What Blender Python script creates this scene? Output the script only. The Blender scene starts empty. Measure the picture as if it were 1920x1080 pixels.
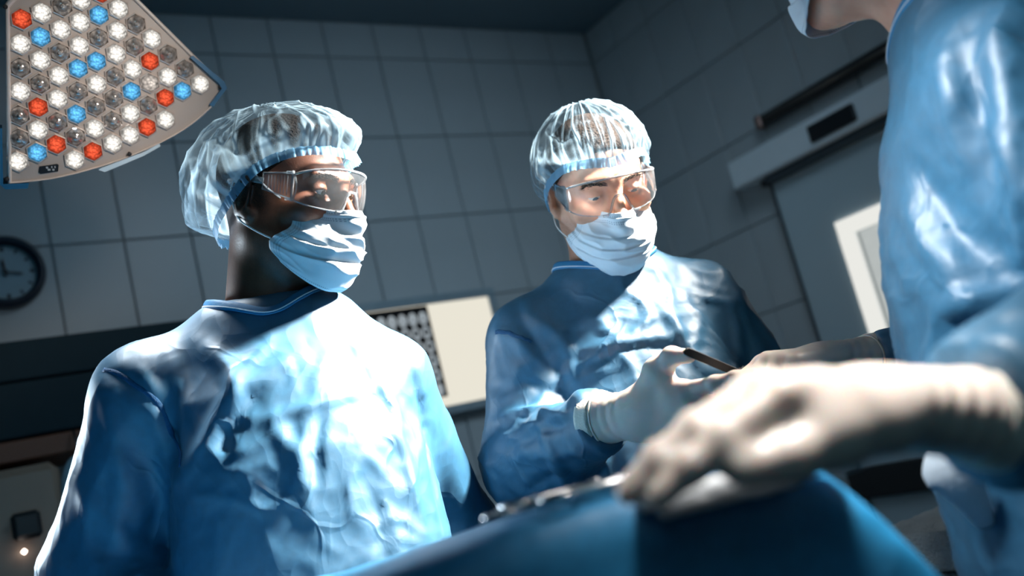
import bpy, math, random
import numpy as np
from mathutils import Matrix, Vector

# ------------------------------------------------------------------ camera, world, light
SC = bpy.context.scene
COL = SC.collection
CR = np.array([0.82163351, -0.5151894, -0.24392264])      # camera right
CU = np.array([0.10612774, -0.28217911, 0.95347357])      # camera up
CF = np.array([0.56004935, 0.80929279, 0.17717193])       # camera forward
CP = np.array([0.0, 0.0, 1.12])
FPX = 1854.4


def P(x, y, d):
    """point seen at pixel (x, y) of the 1920x1080 frame, d metres deep"""
    return CP + CF * d + CR * ((x - 960) / FPX * d) - CU * ((y - 540) / FPX * d)


def PX(p):
    q = np.asarray(p) - CP
    d = q @ CF
    return np.stack([960 + FPX * (q @ CR) / d, 540 - FPX * (q @ CU) / d, d], -1)


def V3(r, u, f):
    """direction given along camera right, up, forward"""
    v = CR * r + CU * u + CF * f
    return v / np.linalg.norm(v)


cam = bpy.data.cameras.new('camera')
camo = bpy.data.objects.new('camera', cam)
COL.objects.link(camo)
M = Matrix.Identity(4)
for i in range(3):
    M[i][0], M[i][1], M[i][2], M[i][3] = CR[i], CU[i], -CF[i], CP[i]
camo.matrix_world = M
cam.sensor_width = 36
cam.lens = 36 * FPX / 1920
cam.clip_start = 0.05
cam.dof.use_dof = True
cam.dof.focus_distance = 1.44
cam.dof.aperture_fstop = 2.3
SC.camera = camo

w = bpy.data.worlds.new('world')
SC.world = w
w.use_nodes = True
w.node_tree.nodes['Background'].inputs[0].default_value = (0.12, 0.3, 0.5, 1)
w.node_tree.nodes['Background'].inputs[1].default_value = 0.10
SC.view_settings.view_transform = 'Standard'
SC.view_settings.look = 'None'
SC.view_settings.exposure = 0.0
SC.view_settings.gamma = 1.0


def area(name, loc, target, power, size, color, spread=180, shape='DISK'):
    l = bpy.data.lights.new(name, 'AREA')
    l.energy = power
    l.shape = shape
    l.size = size
    l.color = color
    l.spread = math.radians(spread)
    o = bpy.data.objects.new(name, l)
    COL.objects.link(o)
    o.location = Vector(loc)
    o.rotation_euler = (Vector(target) - Vector(loc)).to_track_quat('-Z', 'Y').to_euler()
    return o


lc0 = P(200, 170, 1.62)
area('surgical_lamp_light', P(1960, -760, 1.585), P(530, 830, 1.36), 20, 0.16, (1.0, 0.94, 0.86), 38)
area('hand_fill_light', P(1300, -620, 0.70), P(1600, 760, 0.66), 0.75, 0.16, (1.0, 0.97, 0.93), 44)  # added fill from above for the near hand and sleeve
area('gown_fill_light', P(500, -700, 0.85), P(1850, 420, 0.95), 1.15, 0.2, (0.95, 0.98, 1.0), 40)  # unseen fill put in to brighten the gown at right
area('lamp_face_fill_light', P(700, -300, 1.0), lc0, .26, 0.15, (1.0, 0.90, 0.82), 36)  # invented spot that brightens the lamp head's face plate
area('rim_light_left', P(-480, 900, 2.05), P(150, 880, 1.40), 5, 0.45, (0.7, 0.87, 1.0), 60)  # added rim light along the left sleeve; no window stands here
area('wall_fill_light', (1.5, 1.15, 2.76), (1.75, 2.95, 1.45), 6.2, 0.9, (0.6, 0.82, 1.0), 100, 'SQUARE')  # added fill aimed at the back wall, no fitting behind it
area('front_fill_light', (-0.6, -1.2, 2.3), (1.2, 1.6, 1.0), 3.4, 1.0, (0.33, 0.78, 1.0), 180, 'SQUARE')  # added blue-green fill for the shaded fronts of gowns and drape

# ------------------------------------------------------------------ helpers: meshes
f32 = np.float32


def mesh_fast(name, v, faces, smooth=True, uv=None, attr=None):
    """v (N,3); faces (M,k) array or list of arrays"""
    me = bpy.data.meshes.new(name)
    v = np.asarray(v, f32)
    fl = [np.asarray(a, np.int32) for a in (faces if isinstance(faces, list) else [faces]) if len(a)]
    me.vertices.add(len(v))
    me.vertices.foreach_set('co', v.ravel())
    loops = np.concatenate([a.ravel() for a in fl])
    cnt = np.concatenate([np.full(len(a), a.shape[1], np.int32) for a in fl])
    me.loops.add(len(loops))
    me.loops.foreach_set('vertex_index', loops)
    me.polygons.add(len(cnt))
    st = np.zeros(len(cnt), np.int32)
    st[1:] = np.cumsum(cnt)[:-1]
    me.polygons.foreach_set('loop_start', st)
    try:
        me.polygons.foreach_set('loop_total', cnt)
    except Exception:
        pass
    me.polygons.foreach_set('use_smooth', np.full(len(cnt), smooth, bool))
    if uv is not None:
        l = me.uv_layers.new(name='UVMap')
        l.data.foreach_set('uv', np.asarray(uv, f32)[loops].ravel())
    if attr:
        for k, a in attr.items():
            at = me.attributes.new(k, 'FLOAT', 'POINT')
            at.data.foreach_set('value', np.asarray(a, f32))
    me.update(calc_edges=True)
    me.validate()
    return me


def obj(name, me, mat=None, parent=None):
    o = bpy.data.objects.new(name, me)
    COL.objects.link(o)
    if mat is not None:
        me.materials.append(mat)
    if parent is not None:
        o.parent = parent
        o.matrix_parent_inverse = parent_inv(parent)
    return o


_W = {}


def parent_inv(p):
    return _W.get(p.name, Matrix.Identity(4)).inverted()


def empty(name, loc=(0, 0, 0)):
    o = bpy.data.objects.new(name, None)
    COL.objects.link(o)
    o.empty_display_size = 0.1
    o.location = Vector(loc)
    _W[o.name] = Matrix.Translation(Vector(loc))
    return o


def tag(o, label=None, cat=None, group=None, kind=None):
    if label: o['label'] = label
    if cat: o['category'] = cat
    if group: o['group'] = group
    if kind: o['kind'] = kind
    return o


def join(parts):
    """[(v,f)...] quads/tris arrays -> v, [faces]"""
    vs, fs, n = [], [], 0
    for v, f in parts:
        v = np.asarray(v, float)
        vs.append(v)
        for a in (f if isinstance(f, list) else [f]):
            if len(a):
                fs.append(np.asarray(a) + n)
        n += len(v)
    return np.concatenate(vs), fs


def grid_faces(nu, nv, wrap_u=False):
    i = np.arange(nu if wrap_u else nu - 1)
    j = np.arange(nv - 1)
    I, J = np.meshgrid(i, j, indexing='ij')
    a = I * nv + J
    b = ((I + 1) % nu) * nv + J
    return np.stack([a, b, b + 1, a + 1], -1).reshape(-1, 4)


def box(c, s, axes=None, bev=0.0):
    """bevelled box (rounded edges by chamfer); centre c, full size s, axes rows"""
    c = np.asarray(c, float)
    h = np.asarray(s, float) / 2
    A = np.eye(3) if axes is None else np.asarray(axes, float)
    b = min(bev, h.min() * 0.95)
    if b <= 0:
        v = np.array([[x, y, z] for x in (-1, 1) for y in (-1, 1) for z in (-1, 1)], float) * h
        f = np.array([[0, 1, 3, 2], [4, 6, 7, 5], [0, 4, 5, 1], [2, 3, 7, 6], [0, 2, 6, 4], [1, 5, 7, 3]])
        return c + v @ A, f
    import itertools
    v, idx = [], {}
    for sg in itertools.product((-1, 1), repeat=3):
        for ax in range(3):
            q = np.array(sg) * (h - b)
            q[ax] = sg[ax] * h[ax]
            idx[(sg, ax)] = len(v)
            v.append(q)
    q4, t3 = [], []
    for ax in range(3):
        o1, o2 = [k for k in range(3) if k != ax]
        for s0 in (-1, 1):
            lp = []
            for s1, s2 in ((-1, -1), (1, -1), (1, 1), (-1, 1)):
                g = [0, 0, 0]; g[ax] = s0; g[o1] = s1; g[o2] = s2
                lp.append(idx[(tuple(g), ax)])
            q4.append(lp)
        for s1 in (-1, 1):
            for s2 in (-1, 1):
                g0 = [0, 0, 0]; g0[ax] = -1; g0[o1] = s1; g0[o2] = s2
                g1 = list(g0); g1[ax] = 1
                q4.append([idx[(tuple(g0), o1)], idx[(tuple(g1), o1)], idx[(tuple(g1), o2)], idx[(tuple(g0), o2)]])
    for sg in itertools.product((-1, 1), repeat=3):
        t3.append([idx[(sg, k)] for k in range(3)])
    v = np.array(v)
    def fix(fs):
        out = []
        for f in fs:
            p = v[f]
            n = np.cross(p[1] - p[0], p[2] - p[0])
            out.append(f if n @ p.mean(0) > 0 else f[::-1])
        return np.array(out)
    return c + v @ A, [fix(q4), fix(t3)]


def tube(path, r, n=8, closed=False, flat=None, up=None):
    """tube round a polyline; r scalar or list; flat: (ra, rb) ellipse ratio along up"""
    p = np.asarray(path, float)
    m = len(p)
    r = np.full(m, r) if np.isscalar(r) else np.asarray(r, float)
    if closed:
        t = np.roll(p, -1, 0) - np.roll(p, 1, 0)
    else:
        t = np.gradient(p, axis=0)
    t /= np.linalg.norm(t, axis=1)[:, None] + 1e-12
    u = np.array([0, 0, 1.0]) if up is None else np.asarray(up, float)
    if u.ndim == 1:
        if abs(t[0] @ u) > 0.95: u = np.array([1.0, 0, 0])
        N = []
        prev = u
        for k in range(m):
            q = prev - t[k] * (prev @ t[k])
            q /= np.linalg.norm(q) + 1e-12
            N.append(q); prev = q
        N = np.array(N)
    else:
        N = u - t * (u * t).sum(1)[:, None]
        N /= np.linalg.norm(N, axis=1)[:, None] + 1e-12
    B = np.cross(t, N)
    a = np.linspace(0, 2 * np.pi, n, endpoint=False)
    fa, fb = flat if flat else (1, 1)
    v = p[:, None] + r[:, None, None] * (np.cos(a)[None, :, None] * N[:, None] * fa + np.sin(a)[None, :, None] * B[:, None] * fb)
    v = v.reshape(-1, 3)
    i = np.arange(m if closed else m - 1)
    j = np.arange(n)
    I, J = np.meshgrid(i, j, indexing='ij')
    A0 = I * n + J; A1 = I * n + (J + 1) % n
    B0 = ((I + 1) % m) * n + J; B1 = ((I + 1) % m) * n + (J + 1) % n
    f = [np.stack([A0, A1, B1, B0], -1).reshape(-1, 4)]
    if not closed:
        v = np.concatenate([v, p[:1], p[-1:]])
        c0, c1 = m * n, m * n + 1
        jj = np.arange(n)
        f.append(np.stack([np.full(n, c0), (jj + 1) % n, jj], -1))
        f.append(np.stack([np.full(n, c1), (m - 1) * n + jj, (m - 1) * n + (jj + 1) % n], -1))
    return v, f


def prism(poly, z0, z1, ax):
    """2-D polygon extruded; ax = (origin, ex, ey, ez)"""
    o, ex, ey, ez = [np.asarray(a, float) for a in ax]
    p = np.asarray(poly, float)
    n = len(p)
    v = np.concatenate([o + p[:, :1] * ex + p[:, 1:2] * ey + ez * z for z in (z0, z1)])
    j = np.arange(n)
    k = (j + 1) % n
    return v, [np.stack([j, k, k + n, j + n], -1), np.array([list(j[::-1])]), np.array([list(j + n)])]


def spline(pts, n, closed=False):
    """Catmull-Rom through pts"""
    p = np.asarray(pts, float)
    m = len(p)
    if closed:
        t = np.linspace(0, m, n, endpoint=False)
    else:
        t = np.linspace(0, m - 1, n)
        t[-1] -= 1e-9
    i = np.floor(t).astype(int)
    f = (t - i)[:, None]
    g = (lambda k: p[k % m]) if closed else (lambda k: p[np.clip(k, 0, m - 1)])
    a, b, c, d = g(i - 1), g(i), g(i + 1), g(i + 2)
    return 0.5 * (2 * b + (c - a) * f + (2 * a - 5 * b + 4 * c - d) * f ** 2 + (3 * b - a - 3 * c + d) * f ** 3)


# ------------------------------------------------------------------ helpers: noise and implicit surfaces
def _hash(i, j, k, s):
    n = (i * 374761393 + j * 668265263 + k * 2147483647 + s * 1274126177) & 0xFFFFFFFF
    n = ((n ^ (n >> 13)) * 1274126177) & 0xFFFFFFFF
    return (n ^ (n >> 16)) & 0xFFFFFFFF


def noise(p, s=0):
    p = np.asarray(p, float)
    i = np.floor(p).astype(np.int64)
    f = p - i
    u = f * f * f * (f * (f * 6 - 15) + 10)
    out = 0
    for dx in (0, 1):
        for dy in (0, 1):
            for dz in (0, 1):
                h = _hash(i[:, 0] + dx, i[:, 1] + dy, i[:, 2] + dz, s)
                g = np.stack([(h & 255) / 127.5 - 1, ((h >> 8) & 255) / 127.5 - 1, ((h >> 16) & 255) / 127.5 - 1], -1)
                d = f - np.array([dx, dy, dz])
                wgt = (u[:, 0] if dx else 1 - u[:, 0]) * (u[:, 1] if dy else 1 - u[:, 1]) * (u[:, 2] if dz else 1 - u[:, 2])
                out = out + wgt * (g * d).sum(1)
    return out


def ridged(p, s=0, sharp=1.0, k=2.2):
    return np.clip(1 - np.abs(noise(p, s)) * k, 0, 1) ** sharp


def sstep(a, b, x):
    t = np.clip((x - a) / (b - a), 0, 1)
    return t * t * (3 - 2 * t)


def rcone(p, a, b, ra, rb):
    a = np.asarray(a, float); b = np.asarray(b, float)
    ab = b - a
    t = np.clip(((p - a) @ ab) / (ab @ ab + 1e-12), 0, 1)
    return np.linalg.norm(p - a - t[:, None] * ab, axis=1) - (ra + (rb - ra) * t)


def ell(p, c, r, A=None):
    q = p - np.asarray(c, float)
    if A is not None: q = q @ np.asarray(A, float).T
    r = np.asarray(r, float)
    k0 = np.linalg.norm(q / r, axis=1)
    k1 = np.linalg.norm(q / (r * r), axis=1) + 1e-9
    return k0 * (k0 - 1) / k1


def smin(a, b, k):
    h = np.clip(k - np.abs(a - b), 0, None) / k
    return np.minimum(a, b) - h * h * k * 0.25


def smax(a, b, k):
    return -smin(-a, -b, k)


def nets(fn, lo, hi, h, B=8):
    """naive surface nets over a box, evaluated only near the surface"""
    lo = np.asarray(lo, float); hi = np.asarray(hi, float)
    nb = np.ceil((hi - lo) / (h * B)).astype(int)
    n = nb * B + 1
    val = np.full(n, 1.0, f32)
    cx = [lo[k] + (np.arange(nb[k]) + 0.5) * B * h for k in range(3)]
    C = np.stack(np.meshgrid(*cx, indexing='ij'), -1).reshape(-1, 3)
    dc = fn(C)
    rad = B * h * 0.87 * 1.35 + h
    near = np.abs(dc) < rad
    sg = np.where(dc < 0, -1.0, 1.0).reshape(nb)
    val[:-1, :-1, :-1] = np.repeat(np.repeat(np.repeat(sg, B, 0), B, 1), B, 2)
    bi = np.argwhere(near.reshape(nb))
    off = np.stack(np.meshgrid(*[np.arange(B + 1)] * 3, indexing='ij'), -1).reshape(-1, 3)
    for s in range(0, len(bi), 600):
        b = bi[s:s + 600]
        ijk = (b[:, None] * B + off[None]).reshape(-1, 3)
        d = fn(lo + ijk * h)
        val[ijk[:, 0], ijk[:, 1], ijk[:, 2]] = d
    neg = val < 0
    cnt = np.zeros(n - 1, np.int8)
    for dx in (0, 1):
        for dy in (0, 1):
            for dz in (0, 1):
                cnt += neg[dx:n[0] - 1 + dx, dy:n[1] - 1 + dy, dz:n[2] - 1 + dz]
    cells = np.argwhere((cnt > 0) & (cnt < 8))
    idx = np.full(n - 1, -1, np.int64)
    idx[tuple(cells.T)] = np.arange(len(cells))
    acc = np.zeros((len(cells), 3)); num = np.zeros(len(cells))
    cor = [(x, y, z) for x in (0, 1) for y in (0, 1) for z in (0, 1)]
    for a in range(8):
        for ax in range(3):
            if cor[a][ax]: continue
            c0 = np.array(cor[a]); c1 = c0.copy(); c1[ax] = 1
            v0 = val[tuple((cells + c0).T)]; v1 = val[tuple((cells + c1).T)]
            m = (v0 < 0) != (v1 < 0)
            t = np.zeros(len(cells)); t[m] = v0[m] / (v0[m] - v1[m])
            q = c0 + (c1 - c0) * t[:, None]
            acc[m] += q[m]; num[m] += 1
    v = lo + (cells + acc / num[:, None]) * h
    F = []
    for ax in range(3):
        o1, o2 = (ax + 1) % 3, (ax + 2) % 3
        sl0 = [slice(1, n[k] - 1) for k in range(3)]; sl0[ax] = slice(0, n[ax] - 1)
        sl1 = list(sl0); sl1[ax] = slice(1, n[ax])
        a = neg[tuple(sl0)]; b = neg[tuple(sl1)]
        e = np.argwhere(a != b)
        base = e.copy(); base[:, o1] += 1; base[:, o2] += 1
        flip = a[tuple(e.T)]
        q = []
        for d1, d2 in ((-1, -1), (0, -1), (0, 0), (-1, 0)):
            c = base.copy(); c[:, o1] += d1; c[:, o2] += d2
            q.append(idx[tuple(c.T)])
        q = np.stack(q, -1)
        q[~flip] = q[~flip][:, ::-1]
        F.append(q)
    F = np.concatenate(F)
    return v, F[(F >= 0).all(1)]


def normals(v, F):
    n = np.zeros_like(v)
    for a in (F if isinstance(F, list) else [F]):
        p = v[a]
        fn = np.cross(p[:, 2] - p[:, 0], p[:, -1] - p[:, 1]) if a.shape[1] == 4 else np.cross(p[:, 1] - p[:, 0], p[:, 2] - p[:, 0])
        for k in range(a.shape[1]):
            for ax in range(3):
                n[:, ax] += np.bincount(a[:, k], fn[:, ax], len(v))
    return n / (np.linalg.norm(n, axis=1)[:, None] + 1e-12)


def relax(v, F, it=2, lam=0.5):
    e = np.concatenate([F[:, [0, 1]], F[:, [1, 2]], F[:, [2, 3]], F[:, [3, 0]]])
    e = np.concatenate([e, e[:, ::-1]])
    c = np.bincount(e[:, 0], minlength=len(v))[:, None] + 1e-9
    for _ in range(it):
        m = np.stack([np.bincount(e[:, 0], v[e[:, 1], k], len(v)) for k in range(3)], -1) / c
        v = v + lam * (m - v)
    return v


def radial(fn, o, d, rmax=0.4, it=26):
    """distance along d from o where fn changes sign (inside at o)"""
    lo = np.zeros(len(d)); hi = np.full(len(d), rmax)
    for _ in range(it):
        m = (lo + hi) / 2
        s = fn(o + d * m[:, None]) < 0
        lo = np.where(s, m, lo); hi = np.where(s, hi, m)
    return (lo + hi) / 2


# ------------------------------------------------------------------ helpers: materials
def newmat(name):
    m = bpy.data.materials.new(name)
    m.use_nodes = True
    nt = m.node_tree
    nt.nodes.clear()
    out = nt.nodes.new('ShaderNodeOutputMaterial')
    return m, nt, out


def N(nt, t, **kw):
    n = nt.nodes.new(t)
    for k, v in kw.items():
        if k.startswith('_'):
            setattr(n, k[1:], v)
        else:
            key = int(k[1:]) if k[0] == 'i' and k[1:].isdigit() else k.replace('__', ' ')
            n.inputs[key].default_value = v
    return n


def L(nt, a, b):
    nt.links.new(a, b)


def ramp(nt, src, stops):
    r = nt.nodes.new('ShaderNodeValToRGB')
    e = r.color_ramp.elements
    while len(e) < len(stops): e.new(0.5)
    for k, (pos, c) in enumerate(stops):
        e[k].position = pos
        e[k].color = (*c, 1) if not np.isscalar(c) else (c, c, c, 1)
    L(nt, src, r.inputs[0])
    return r.outputs[0]


def coords(nt, scale=1.0):
    t = nt.nodes.new('ShaderNodeTexCoord')
    m = nt.nodes.new('ShaderNodeMapping')
    m.inputs['Scale'].default_value = (scale,) * 3 if np.isscalar(scale) else scale
    L(nt, t.outputs['Object'], m.inputs[0])
    return m.outputs[0]


def srgb(r, g, b):
    f = lambda c: (c / 12.92 if c <= 0.04045 else ((c + 0.055) / 1.055) ** 2.4)
    return (f(r / 255), f(g / 255), f(b / 255))


def pbr(name, col, rough=0.5, spec=0.5, metal=0.0, var=0.06, nscale=20, bump=0.0, bscale=80, bdist=0.002, **kw):
    """principled with a little procedural variation of colour and relief"""
    m, nt, out = newmat(name)
    b = N(nt, 'ShaderNodeBsdfPrincipled', Roughness=rough, Metallic=metal)
    b.inputs['Specular IOR Level'].default_value = spec
    for k, v in kw.items():
        b.inputs[k.replace('__', ' ')].default_value = v
    c = coords(nt)
    n = N(nt, 'ShaderNodeTexNoise', Scale=nscale, Detail=4.0)
    L(nt, c, n.inputs['Vector'])
    lo = tuple(x * (1 - var) for x in col); hi = tuple(min(1, x * (1 + var)) for x in col)
    L(nt, ramp(nt, n.outputs['Fac'], [(0.3, lo), (0.7, hi)]), b.inputs['Base Color'])
    if bump:
        n2 = N(nt, 'ShaderNodeTexNoise', Scale=bscale, Detail=3.0)
        L(nt, c, n2.inputs['Vector'])
        bp = N(nt, 'ShaderNodeBump', Strength=bump, Distance=bdist)
        L(nt, n2.outputs['Fac'], bp.inputs['Height'])
        L(nt, bp.outputs[0], b.inputs['Normal'])
    L(nt, b.outputs[0], out.inputs[0])
    return m


def emit(name, col, strength, tex=0.0, scale=60, axis=None):
    m, nt, out = newmat(name)
    e = N(nt, 'ShaderNodeEmission', Strength=strength)
    e.inputs[0].default_value = (*col, 1)
    if tex:
        v = N(nt, 'ShaderNodeTexVoronoi', Scale=scale)
        L(nt, coords(nt), v.inputs['Vector'])
        mm = N(nt, 'ShaderNodeMapRange')
        mm.inputs['From Max'].default_value = 1.0
        mm.inputs['To Min'].default_value = strength * (1 + tex)
        mm.inputs['To Max'].default_value = strength * (1 - tex)
        L(nt, v.outputs['Distance'], mm.inputs['Value'])
        if axis is not None:
            tc = nt.nodes.new('ShaderNodeTexCoord')
            cx_ = N(nt, 'ShaderNodeVectorMath', _operation='CROSS_PRODUCT')
            L(nt, tc.outputs['Object'], cx_.inputs[0]); cx_.inputs[1].default_value = tuple(axis)
            ln_ = N(nt, 'ShaderNodeVectorMath', _operation='LENGTH'); L(nt, cx_.outputs[0], ln_.inputs[0])
            hot = ramp(nt, ln_.outputs['Value'], [(.0, 1.0), (.006, .75), (.0105, .42), (.015, .16)])
            mu = N(nt, 'ShaderNodeMath', _operation='MULTIPLY'); L(nt, mm.outputs[0], mu.inputs[0]); L(nt, hot, mu.inputs[1])
            L(nt, mu.outputs[0], e.inputs[1])
        else:
            L(nt, mm.outputs[0], e.inputs[1])
    L(nt, e.outputs[0], out.inputs[0])
    return m


def mat_gown(name, col, bump=0.35, rough=0.42, scale=1.0):
    """spun non-woven sheet: crumple ridges, fine diagonal emboss, satin sheen"""
    m, nt, out = newmat(name)
    b = N(nt, 'ShaderNodeBsdfPrincipled', Roughness=rough)
    b.inputs['IOR'].default_value = 1.74
    b.inputs['Specular IOR Level'].default_value = 0.6
    b.inputs['Sheen Weight'].default_value = 0.06
    b.inputs['Sheen Roughness'].default_value = 0.4
    b.inputs['Sheen Tint'].default_value = (0.75, 0.9, 1.0, 1)
    c = coords(nt, scale)
    n = N(nt, 'ShaderNodeTexNoise', Scale=90.0, Detail=5.0)
    L(nt, c, n.inputs['Vector'])
    L(nt, ramp(nt, n.outputs['Fac'], [(0.3, tuple(x * 0.9 for x in col)), (0.7, tuple(x * 1.1 for x in col))]), b.inputs['Base Color'])
    r1 = N(nt, 'ShaderNodeTexNoise', Scale=7.0, Detail=3.0, Roughness=0.55, Distortion=0.7)
    r1.noise_type = 'RIDGED_MULTIFRACTAL'
    L(nt, c, r1.inputs['Vector'])
    r2 = N(nt, 'ShaderNodeTexNoise', Scale=17.0, Detail=2.0, Roughness=0.5, Distortion=1.0)
    r2.noise_type = 'RIDGED_MULTIFRACTAL'
    L(nt, c, r2.inputs['Vector'])
    # crumple facets: cells stretched along the drop of the cloth, edges bent by noise
    wn = N(nt, 'ShaderNodeTexNoise', Scale=9.0, Detail=2.0); L(nt, c, wn.inputs['Vector'])
    wa = N(nt, 'ShaderNodeVectorMath', _operation='MULTIPLY_ADD'); L(nt, wn.outputs['Color'], wa.inputs[0]); wa.inputs[1].default_value = (.09, .09, .09); L(nt, c, wa.inputs[2])
    ws = N(nt, 'ShaderNodeVectorMath', _operation='MULTIPLY'); L(nt, wa.outputs[0], ws.inputs[0]); ws.inputs[1].default_value = (1, 1, .6)
    fac = []
    for sc_ in (11.0, 27.0):
        vo = N(nt, 'ShaderNodeTexVoronoi', Scale=sc_); vo.feature = 'F1'
        L(nt, ws.outputs[0], vo.inputs['Vector']); fac.append(vo.outputs['Distance'])
    wv = N(nt, 'ShaderNodeTexNoise', Scale=600.0, Detail=2.0)
    L(nt, c, wv.inputs['Vector'])
    b1 = N(nt, 'ShaderNodeBump', Strength=bump, Distance=0.006)
    L(nt, r1.outputs['Fac'], b1.inputs['Height'])
    b2 = N(nt, 'ShaderNodeBump', Strength=bump * 0.45, Distance=0.003)
    L(nt, r2.outputs['Fac'], b2.inputs['Height'])
    L(nt, b1.outputs[0], b2.inputs['Normal'])
    b4 = N(nt, 'ShaderNodeBump', Strength=bump * .55, Distance=0.020); L(nt, fac[0], b4.inputs['Height']); L(nt, b2.outputs[0], b4.inputs['Normal'])
    b5 = N(nt, 'ShaderNodeBump', Strength=bump * .45, Distance=0.008); L(nt, fac[1], b5.inputs['Height']); L(nt, b4.outputs[0], b5.inputs['Normal'])
    ve = N(nt, 'ShaderNodeTexVoronoi', Scale=8.0); ve.feature = 'DISTANCE_TO_EDGE'; L(nt, ws.outputs[0], ve.inputs['Vector'])
    cl = ramp(nt, ve.outputs['Distance'], [(0.0, 1.0), (0.03, 0.25), (0.08, 0.0)])
    nm = N(nt, 'ShaderNodeTexNoise', Scale=6.0, Detail=1.0); L(nt, c, nm.inputs['Vector'])
    cm = N(nt, 'ShaderNodeMath', _operation='MULTIPLY'); L(nt, cl, cm.inputs[0]); L(nt, ramp(nt, nm.outputs['Fac'], [(0.47, 0.0), (0.62, 1.0)]), cm.inputs[1])
    b6 = N(nt, 'ShaderNodeBump', Strength=bump * .7, Distance=0.003); L(nt, cm.outputs[0], b6.inputs['Height']); L(nt, b5.outputs[0], b6.inputs['Normal'])
    b3 = N(nt, 'ShaderNodeBump', Strength=0.10, Distance=0.0005)
    L(nt, wv.outputs['Fac'], b3.inputs['Height'])
    L(nt, b6.outputs[0], b3.inputs['Normal'])
    L(nt, b3.outputs[0], b.inputs['Normal'])
    L(nt, b.outputs[0], out.inputs[0])
    return m


def mat_skin(name, col, dark, rough=0.45, stubble=None):
    m, nt, out = newmat(name)
    b = N(nt, 'ShaderNodeBsdfPrincipled', Roughness=rough)
    b.inputs['Subsurface Weight'].default_value = 0.25
    b.inputs['Subsurface Radius'].default_value = (0.010, 0.004, 0.002)
    b.inputs['Subsurface Scale'].default_value = 0.6
    c = coords(nt)
    n = N(nt, 'ShaderNodeTexNoise', Scale=28.0, Detail=6.0)
    L(nt, c, n.inputs['Vector'])
    base = ramp(nt, n.outputs['Fac'], [(0.3, dark), (0.65, col)])
    if stubble:
        at = nt.nodes.new('ShaderNodeAttribute'); at.attribute_name = 'hair'
        n3 = N(nt, 'ShaderNodeTexNoise', Scale=900.0, Detail=2.0)
        L(nt, c, n3.inputs['Vector'])
        mu = N(nt, 'ShaderNodeMath', _operation='MULTIPLY')
        L(nt, at.outputs['Fac'], mu.inputs[0])
        L(nt, ramp(nt, n3.outputs['Fac'], [(0.35, 0.35), (0.6, 1.0)]), mu.inputs[1])
        mx = N(nt, 'ShaderNodeMix', _data_type='RGBA')
        L(nt, mu.outputs[0], mx.inputs['Factor'])
        L(nt, base, mx.inputs['A'])
        mx.inputs['B'].default_value = (*stubble, 1)
        base = mx.outputs['Result']
    L(nt, base, b.inputs['Base Color'])
    n2 = N(nt, 'ShaderNodeTexNoise', Scale=420.0, Detail=3.0)
    L(nt, c, n2.inputs['Vector'])
    bp = N(nt, 'ShaderNodeBump', Strength=0.25, Distance=0.0008)
    L(nt, n2.outputs['Fac'], bp.inputs['Height'])
    L(nt, bp.outputs[0], b.inputs['Normal'])
    L(nt, b.outputs[0], out.inputs[0])
    return m


def mat_sheer(name, col, a0=0.05, a1=0.88):
    """thin translucent non-woven; the 'fold' attribute marks where cloth is bunched (several layers)"""
    m, nt, out = newmat(name)
    at = nt.nodes.new('ShaderNodeAttribute'); at.attribute_name = 'fold'
    c = coords(nt)
    n = N(nt, 'ShaderNodeTexNoise', Scale=55.0, Detail=6.0, Roughness=0.65)
    L(nt, c, n.inputs['Vector'])
    n2 = N(nt, 'ShaderNodeTexNoise', Scale=14.0, Detail=4.0, Distortion=1.2)
    n2.noise_type = 'RIDGED_MULTIFRACTAL'
    L(nt, c, n2.inputs['Vector'])
    s = N(nt, 'ShaderNodeMath', _operation='MULTIPLY_ADD')
    L(nt, n.outputs['Fac'], s.inputs[0]); s.inputs[1].default_value = 0.36
    L(nt, at.outputs['Fac'], s.inputs[2])
    al = N(nt, 'ShaderNodeMapRange', _clamp=True)
    al.inputs['From Min'].default_value = 0.22; al.inputs['From Max'].default_value = 1.15
    al.inputs['To Min'].default_value = a0; al.inputs['To Max'].default_value = a1
    L(nt, s.outputs[0], al.inputs['Value'])
    d = N(nt, 'ShaderNodeBsdfDiffuse'); d.inputs[0].default_value = (*col, 1)
    t = N(nt, 'ShaderNodeBsdfTranslucent'); t.inputs[0].default_value = (*col, 1)
    g = N(nt, 'ShaderNodeBsdfGlossy', Roughness=0.4); g.inputs[0].default_value = (0.9, 0.95, 1, 1)
    bp = N(nt, 'ShaderNodeBump', Strength=0.12, Distance=0.003)
    L(nt, n2.outputs['Fac'], bp.inputs['Height'])
    for x in (d, t, g): L(nt, bp.outputs[0], x.inputs['Normal'])
    m1 = N(nt, 'ShaderNodeMixShader', i0=0.45); L(nt, d.outputs[0], m1.inputs[1]); L(nt, t.outputs[0], m1.inputs[2])
    m2 = N(nt, 'ShaderNodeMixShader', i0=0.04); L(nt, m1.outputs[0], m2.inputs[1]); L(nt, g.outputs[0], m2.inputs[2])
    tr = N(nt, 'ShaderNodeBsdfTransparent')
    m3 = N(nt, 'ShaderNodeMixShader'); L(nt, al.outputs[0], m3.inputs[0]); L(nt, tr.outputs[0], m3.inputs[1]); L(nt, m2.outputs[0], m3.inputs[2])
    L(nt, m3.outputs[0], out.inputs[0])
    return m


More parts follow.
